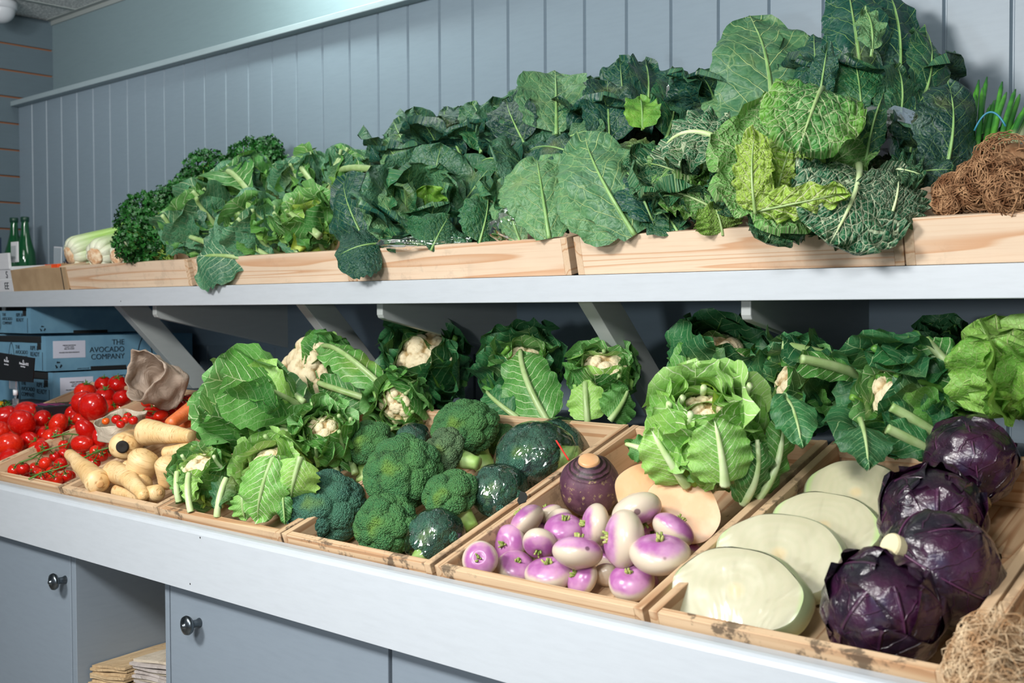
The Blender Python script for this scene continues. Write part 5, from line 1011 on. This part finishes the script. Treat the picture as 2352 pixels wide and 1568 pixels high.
def carton(px,pt,pb,Y,label,full=True):
    tp=atY(px,pt,Y); bt=atY(px,pb,Y); x,z1,z0=tp[0],tp[2],bt[2]; hh=z1-z0; Wd,Dp=.40,.46; t=empty('cardboard_carton',(x,Y,z0),label=label,cat='box',group='blue printed cartons')
    g=G(); w_=.004
    g.box((-Wd,0,0),(0,w_,hh*.80)); g.box((-Wd,Dp-w_,0),(0,Dp,hh)); g.box((-w_,w_,0),(0,Dp-w_,hh)); g.box((-Wd,w_,0),(-Wd+w_,Dp-w_,hh)); g.box((-Wd,0,0),(0,Dp,.003))
    g.prism([(0,0),(0,0),(0,0)],0,0) if False else None
    g.box((-.026,0,hh*.80),(0,w_,hh)); g.box((-Wd,0,hh*.80),(-Wd+.06,w_,hh))
    g.obj('box_body',M_blue,t)
    for a_,b_,n_ in (((-.050,-.0006,hh*.62),(-.028,.0005,hh*.80),'corner_notch'),((-.0215,-.0006,hh*.05),(-.0195,.0005,hh*.55),'corner_slit'),((0,.13,.0),(.0006,.24,hh*.12),'hand_slot')): G().box(a_,b_).obj(n_,M_gap,t)
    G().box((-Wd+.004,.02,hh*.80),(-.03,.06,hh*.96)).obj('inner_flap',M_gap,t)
    s=hh/.098
    if full: G().box((0,.020,hh*.38),(.0007,.115,hh*.86)).obj('white_label',M_lab,t,bev=.0003)
    k=t.matrix_world.copy()
    def L(M,b,sz_,al='LEFT',nm='lettering'): return text(t,b,sz_,M,M_ink,nm,align=al,sp=.95)
    L(FX(-.093,-.0005,hh*.60),'RIPE &\nREADY',.0175*s); L(FX(-.185,-.0005,hh*.62),'THE\nAVOCADO\nCOMPANY',.0150*s)
    if full:
        L(SX(.0006,.235,hh*.72),'THE\nAVOCADO\nCOMPANY',.021*s,'RIGHT'); L(SX(.0006,.09,hh*.06),'produce of more info',.004*s)
        for q in range(5): L(SX(.0011,.067,hh*(.72-.05*q)),('ORIGIN GROWN IN','CLASS I  HASS','SIZE 18 COUNT','','PACKED FOR FRESH PRODUCE')[q],.0042*s,'CENTER') if q!=3 else None
    # recycling mark: three chasing arrows
    g=G(); cy,cz,rr=.035,hh*.19,.010*s
    for q in range(3):
        a=q*2*PI/3+PI/2; p=[(rr*1.0,-.55),(rr*1.0,.30),(rr*.62,.30),(rr*.62,-.55)]
        pts=[(cy+r*math.cos(a+b),cz+r*math.sin(a+b)) for r,b in p]; g.add([(.0006,y_,z_) for y_,z_ in pts]+[(.0011,y_,z_) for y_,z_ in pts],[(3,2,1,0),(4,5,6,7),(0,1,5,4),(1,2,6,5),(2,3,7,6),(3,0,4,7)])
        pts=[(cy+r*math.cos(a+b),cz+r*math.sin(a+b)) for r,b in ((rr*1.18,.28),(rr*.45,.28),(rr*.82,.78))]; g.add([(.0006,y_,z_) for y_,z_ in pts]+[(.0011,y_,z_) for y_,z_ in pts],[(2,1,0),(3,4,5),(0,1,4,3),(1,2,5,4),(2,0,3,5)])
    g.obj('recycling_mark',M_ink,t)
    # avocado outline and stone
    def avo(M,sc,nm):
        g=G(); n=36; a=np.arange(n)*2*PI/n; oy=np.sin(a)*.5*(1-.30*np.cos(a)); oz=np.cos(a)
        for j in range(n):
            i2=(j+1)%n; q=[(oy[j],oz[j]),(oy[i2],oz[i2]),(oy[i2]*.9,oz[i2]*.93),(oy[j]*.9,oz[j]*.93)]; g.add([(u*sc,v*sc,0) for u,v in q]+[(u*sc,v*sc,.0005) for u,v in q],[(3,2,1,0),(4,5,6,7),(0,1,5,4),(2,3,7,6)])
        b=[(math.sin(x)*.24*(1-.15*math.cos(x)),math.cos(x)*.36-.30) for x in a]; g.add([(u*sc,v*sc,0) for u,v in b]+[(u*sc,v*sc,.0005) for u,v in b],[tuple(range(n-1,-1,-1)),tuple(range(n,2*n))]+[(i,(i+1)%n,n+(i+1)%n,n+i) for i in range(n)])
        o=g.obj(nm,M_ink,t); o.matrix_local=M; return o
    avo(FX(-.210,-.0006,hh*.45),.034*s,'avocado_emblem')
    if full: avo(SX(.0006,.300,hh*.50),.046*s,'avocado_emblem')
    return t
carton(105,772,855,1.50,'upper blue avocado carton with a printed white label and recycling mark')
carton(121,856,945,1.47,'lower blue avocado carton with a blank white label')
ctop=carton(70,700,768,1.56,'topmost blue carton in the dark just under the shelf',False)
t=empty('black_box',tuple(atY(98,935,1.36)),label='low black box with pink print beside the left tomatoes',cat='box'); g=G().box((-.30,0,-.06),(0,.13,.0)); g.obj('box_body',plain('black_card','#1B1B1F',.5),t,bev=.001)
M_pink=plain('pink_print','#A8327E',.6); G().box((-.11,.03,.0),(-.045,.036,.0006)).box((-.12,.05,.0),(-.03,.058,.0006)).box((-.10,.075,.0),(-.05,.083,.0006)).obj('pink_print',M_pink,t)
# price sign and its clear clip
a=atY(-60,800,1.33); b=atY(80,822,1.33); c_=atY(76,878,1.33); d=atY(-60,868,1.33); t=empty('price_sign',tuple((a+c_)/2),label='black price sign strip with small white lettering on a clear clip',cat='sign')
decal(t,[a,b,c_,d],plain('sign_black','#101114',.35),'sign_board',.0012)
xd=unit(b-a); zd=np.array([0,0,1.]); zd=unit(zd-xd*(zd@xd)); nd=np.cross(xd,zd)
def onsign(px,py): 
    p=atY(px,py,1.33)-np.array(t.location)+np.array([0,-.0016,0]); return Matrix(((xd[0],zd[0],nd[0],p[0]),(xd[1],zd[1],nd[1],p[1]),(xd[2],zd[2],nd[2],p[2]),(0,0,0,1)))
M_sl=plain('sign_lettering','#C8CCD4',.5)
for px,py,bd,s_ in ((56,838,'Avocado RTE',.0092),(16,831,'Rocket',.0092),(54,843,'Class I Origin',.0045),(16,838,'Class I Origin',.0045),(55,829,'the\nfarm',.0045),(17,822,'the\nfarm',.0045)): text(t,bd,s_,onsign(px,py),M_sl,align='CENTER',sp=.8)
m=NM('clear_plastic'); m.fin((.9,.95,1,1),.08,trans=.92); M_clr=m.m
cl=empty('sign_clip',tuple(atY(36,935,1.34)),label='clear plastic clip stand with a white knuckle holding the black sign',cat='clip'); o0=np.array(cl.location)
G().box((-.016,-.004,.0),(.016,.010,.006)).box((-.012,-.003,.006),(.012,.003,.022)).obj('foot',M_clr,cl,bev=.001)
z1=atY(35,882,1.34)[2]-o0[2]; G().tube([(0,0,.02),(0,0,z1-.02)],.003,10).obj('stem',M_clr,cl,smooth=True); G().tube([(0,0,z1-.028),(0,0,z1-.014)],.006,14).obj('knuckle',plain('white_knuckle','#DDE2E6',.4),cl,smooth=True); G().box((-.018,-.008,z1-.012),(.018,-.002,z1+.012)).obj('clip_jaw',M_clr,cl,bev=.001)
# yellow flowers
c=atY(-2,935,1.33); t=empty('flower_bunch',tuple(c),label='bunch of yellow flowers at the left picture edge',cat='flowers'); r=np.random.RandomState(2); g=G(); gl=G(); R=sz(c,15)
for i in range(150):
    d=unit(r.normal(size=3)); v,f=FR[i%6]; M=np.array(rotM(tuple(unit(d+.4*r.normal(size=3)))))[:3,:3]; (g if i%3 else gl).add(v@M.T*.0042+d*R*r.uniform(.7,1)*(1 if i%3 else 1.15)+(0 if i%3 else CR*.012),f)
g.obj('petals',plain('yellow_petal','#E8B010',.5),t,smooth=True); gl.obj('leaves',M_par,t,smooth=True)
# ---------------- upper left: cardboard box, white punnet crate, card, bottles ----------------
m=NM('brown_cardboard'); M_cb=m.fin(m.mix(m.ss(m.noise(m.co('Object'),18,3),.3,.7),hexc('#9C8262'),hexc('#AB9170')),.8,m.bump(m.noise(m.co('Object'),90),.08,.001))
ba=atY(158,665,1.565); bb=atY(32,669,1.565); z=ba[2]; w=ba[0]-bb[0]; hh=atY(125,614,1.56)[2]-z
t=empty('cardboard_box',((ba[0]),1.565,H+.0565),(math.radians(9),0,0),'open brown cardboard box at the left end of the shelf beside the celery crate','box')
G().box((-w,0,0),(0,.003,hh)).obj('front_panel',M_cb,t,bev=.0005); G().box((-.003,.003,0),(0,.33,hh)).obj('side_panel',M_cb,t); G().box((-w,.003,0),(-w+.003,.33,hh)).obj('side_panel',M_cb,t); G().box((-w,.33,0),(0,.333,hh*1.1)).obj('back_panel',M_cb,t); G().box((-w,.003,0),(0,.33,.003)).obj('base',M_cb,t)
G().box((-.026,-.0012,0),(-.0235,.0002,hh)).obj('corner_slit',M_gap,t)
c=atY(125,615,1.68); c=c+np.array([0,0,.012]); t=empty('orange_tray',tuple(c),label='bright orange plastic tray standing inside the open cardboard box',cat='tray'); G().box((-.07,0,-.05),(.02,.012,0)).box((-.07,.1,-.05),(.02,.112,0)).box((-.07,.012,-.05),(.02,.1,-.046)).obj('tray_body',plain('orange_plastic','#F0521A',.35),t,bev=.002)
c=atY(158,600,1.66); t=empty('dried_herbs',tuple(c),label='dark purple dried tuft in the cardboard box behind the orange tray',cat='herbs'); g=G()
for i in range(60):
    d=unit(r.normal(size=3)); v,f=FR[i%6]; g.add(v@np.array(rotM(tuple(d)))[:3,:3].T*.004+d*np.array([.018,.012,.009])*r.rand(),f)
g.obj('tuft',plain('dark_purple_leaf','#3B2A38',.7),t,smooth=True)
M_wp=paint('white_washed_wood','#D2D3D6',.6); a=atY(32,669,1.58); t=empty('white_crate',(a[0]-.004,1.58,H+.0565),(math.radians(4),0,0),'white painted wooden crate with dark stencilled letters at the far left of the shelf','crate')
zt=atY(22,612,1.58)[2]-a[2]; g=G().box((-.45,0,0),(0,.01,zt*.48)).box((-.45,0,zt*.52),(0,.01,zt)).box((-.012,.01,0),(0,.36,zt)).box((-.45,.01,0),(-.438,.36,zt)).box((-.45,.35,0),(0,.36,zt)).box((-.45,.01,0),(0,.35,.005)); g.obj('crate_body',M_wp,t,bev=.001)
G().box((-.075,-.004,zt*.9),(-.006,.004,zt*1.55)).obj('corner_board',M_wp,t,bev=.001); text(t,'S',.030,FX(-.040,-.0006,zt*.55),M_ink,align='LEFT'); text(t,'EE',.030,FX(-.055,-.0006,zt*.10),M_ink,align='LEFT')
a=atY(25,595,1.60); t=empty('white_card',tuple(a),(0,0,0),'small white framed card with a grey centre leaning on the white crate','card'); G().box((0,0,-.01),(.046,.004,.052)).obj('card_frame',M_wp,t,bev=.001); G().box((.004,-.001,.0),(.036,.0002,.040)).obj('grey_centre',plain('grey_card','#A3AAAC',.6),t)
a=atY(124,566,1.80); t=empty('name_card',tuple(a),(0,math.radians(4),0),'white edged grey card standing behind the celery at the wall','card'); G().box((0,0,-.09),(.05,.003,0)).obj('card_frame',M_wp,t); G().box((.003,-.001,-.088),(.05,.0002,-.003)).obj('grey_centre',plain('grey_card_b','#9AA5AC',.5),t)
a=atY(-6,585,1.57); t=empty('blue_card',tuple(a),label='dark blue label card at the left picture edge on the white crate',cat='card'); G().box((-.05,0,0),(.022,.003,.052)).obj('card_body',plain('navy_card','#16283E',.4),t); text(t,'it',.018,FX(.004,-.0006,.012),M_sl)
m=NM('green_glass'); m.fin(hexc('#0E5A30'),.06,trans=.35,spec=.6); M_gl=m.m; M_cap=plain('dark_green_cap','#0E3A2A',.4)
for px,py,l in ((32,500,'green glass bottle at the far left of the shelf, shorter looking left one'),(57,498,'green glass bottle next to the wall corner, right of its twin')):
    c=atY(px,py,1.90); bz=H+.056; hh=c[2]-bz; t=empty('glass_bottle',(c[0],1.90,bz),label=l,cat='bottle',group='green bottles'); pr=[(.0001,0),(.034,0),(.036,.006),(.036,hh-.155),(.033,hh-.125),(.024,hh-.095),(.0155,hh-.06),(.0125,hh-.025),(.0125,hh-.014)]
    G().lathe(pr,36).obj('bottle_body',M_gl,t,smooth=True); G().lathe([(.0126,hh-.018),(.0145,hh-.017),(.0148,hh-.002),(.013,hh),(.0001,hh)],28).obj('cap',M_cap,t,smooth=True)
# ---------------- security camera ----------------
v=ray(6,12); p=CP+v*((1.11-.0)/v[2]) if v[2]>0 else CP
c=CP+ray(2,22)*(dep(p)*.985); R=sz(c,31); t=empty('security_camera',(c[0],c[1],CZ-.003),label='white dome security camera fixed to the ceiling in the top left corner',cat='camera'); M_cw=plain('white_plastic','#B9BEC4',.3)
zb=CZ-.003-c[2]; G().lathe([(.0001,0),(R*1.12,0),(R*1.15,-zb*.2),(R*1.12,-zb*.9),(R*.98,-zb)][::1],40).obj('housing',M_cw,t,smooth=True)
D,F=ico(4); V=D*R; me=bpy.data.meshes.new('ball'); me.from_pydata((V-[0,0,zb]).tolist(),[],F); link('ball',me,M_cw,t); q=rotM(tuple(view(-.35,-.25,.75)),0,(0,0,-zb))
G().lathe([(.0001,R*.93),(R*.42,R*.93),(R*.52,R*.95),(R*.56,R*.88),(R*.58,R*.78)][::-1],32,0,q).obj('lens_ring',M_cw,t,smooth=True); G().lathe([(.0001,R*.97),(R*.40,R*.965),(R*.41,R*.90)][::-1],28,0,q).obj('lens',plain('lens_black','#0A0B0D',.1),t,smooth=True)
# ---------------- paper bags in the open compartment ----------------
def bagstack(x0,x1,y0,y1,z0,z1,n,mats,label,group,seed,skew):
    r=np.random.RandomState(seed); th=(z1-z0)/n; first=None
    for i in range(n):
        g=G(); nx,ny=10,10; dx,dy=r.uniform(-.004,.004)+skew*i*.0007,r.uniform(-.006,.006); tw=r.uniform(-.03,.03)
        top=[];bot=[]
        for a in range(nx+1):
            for b in range(ny+1):
                u,v_=a/nx,b/ny; x=x0+(x1-x0)*u+dx+(v_-.5)*tw*.1; y=y0+(y1-y0)*v_+dy+(u-.5)*tw*.2; sag=(i/n)*1.0*(.018*(u**2)*.9-.010*(1-v_)**3-.008*(1-u)**3)+.0012*math.sin(u*7+i)+.001*math.sin(v_*9+i*2)
                top.append((x,y,z0+th*(i+.90)+sag)); bot.append((x,y,z0+th*(i+.12)+sag))
        N_=(nx+1)*(ny+1); idx=lambda a,b:a*(ny+1)+b
        g.v=top+bot; g.uv=[(0,0)]*len(g.v)
        for a in range(nx):
            for b in range(ny): g.f+= [(idx(a,b),idx(a+1,b),idx(a+1,b+1),idx(a,b+1)),(N_+idx(a,b),N_+idx(a,b+1),N_+idx(a+1,b+1),N_+idx(a+1,b))]
        for a in range(nx): g.f+=[(idx(a,0),N_+idx(a,0),N_+idx(a+1,0),idx(a+1,0)),(idx(a,ny),idx(a+1,ny),N_+idx(a+1,ny),N_+idx(a,ny))]
        for b in range(ny): g.f+=[(idx(0,b),idx(0,b+1),N_+idx(0,b+1),N_+idx(0,b)),(idx(nx,b),N_+idx(nx,b),N_+idx(nx,b+1),idx(nx,b+1))]
        g.m=[0]*len(g.f); o=g.obj('folded_paper_bag',mats[i%len(mats)],smooth=False); tag(o,label if i<n-1 else label.replace('in the stack','topmost in the stack'),'paper bag',group)
cx=-2.0
z2=atY(300,1512,1.14)[2]
bagstack(cx-.015,cx+.160,1.135,1.42,SHZ+.0,z2+.022,24,(M_grey,M_grey,M_kraft2),'grey folded paper bag in the stack on the right of the open compartment','grey paper bags',3,.3)
bagstack(cx-.155,cx-.022,1.125,1.40,SHZ,z2-.018,18,(M_tan,M_tan,M_tan),'tan folded paper bag in the stack on the left of the open compartment','tan paper bags',4,-.2)
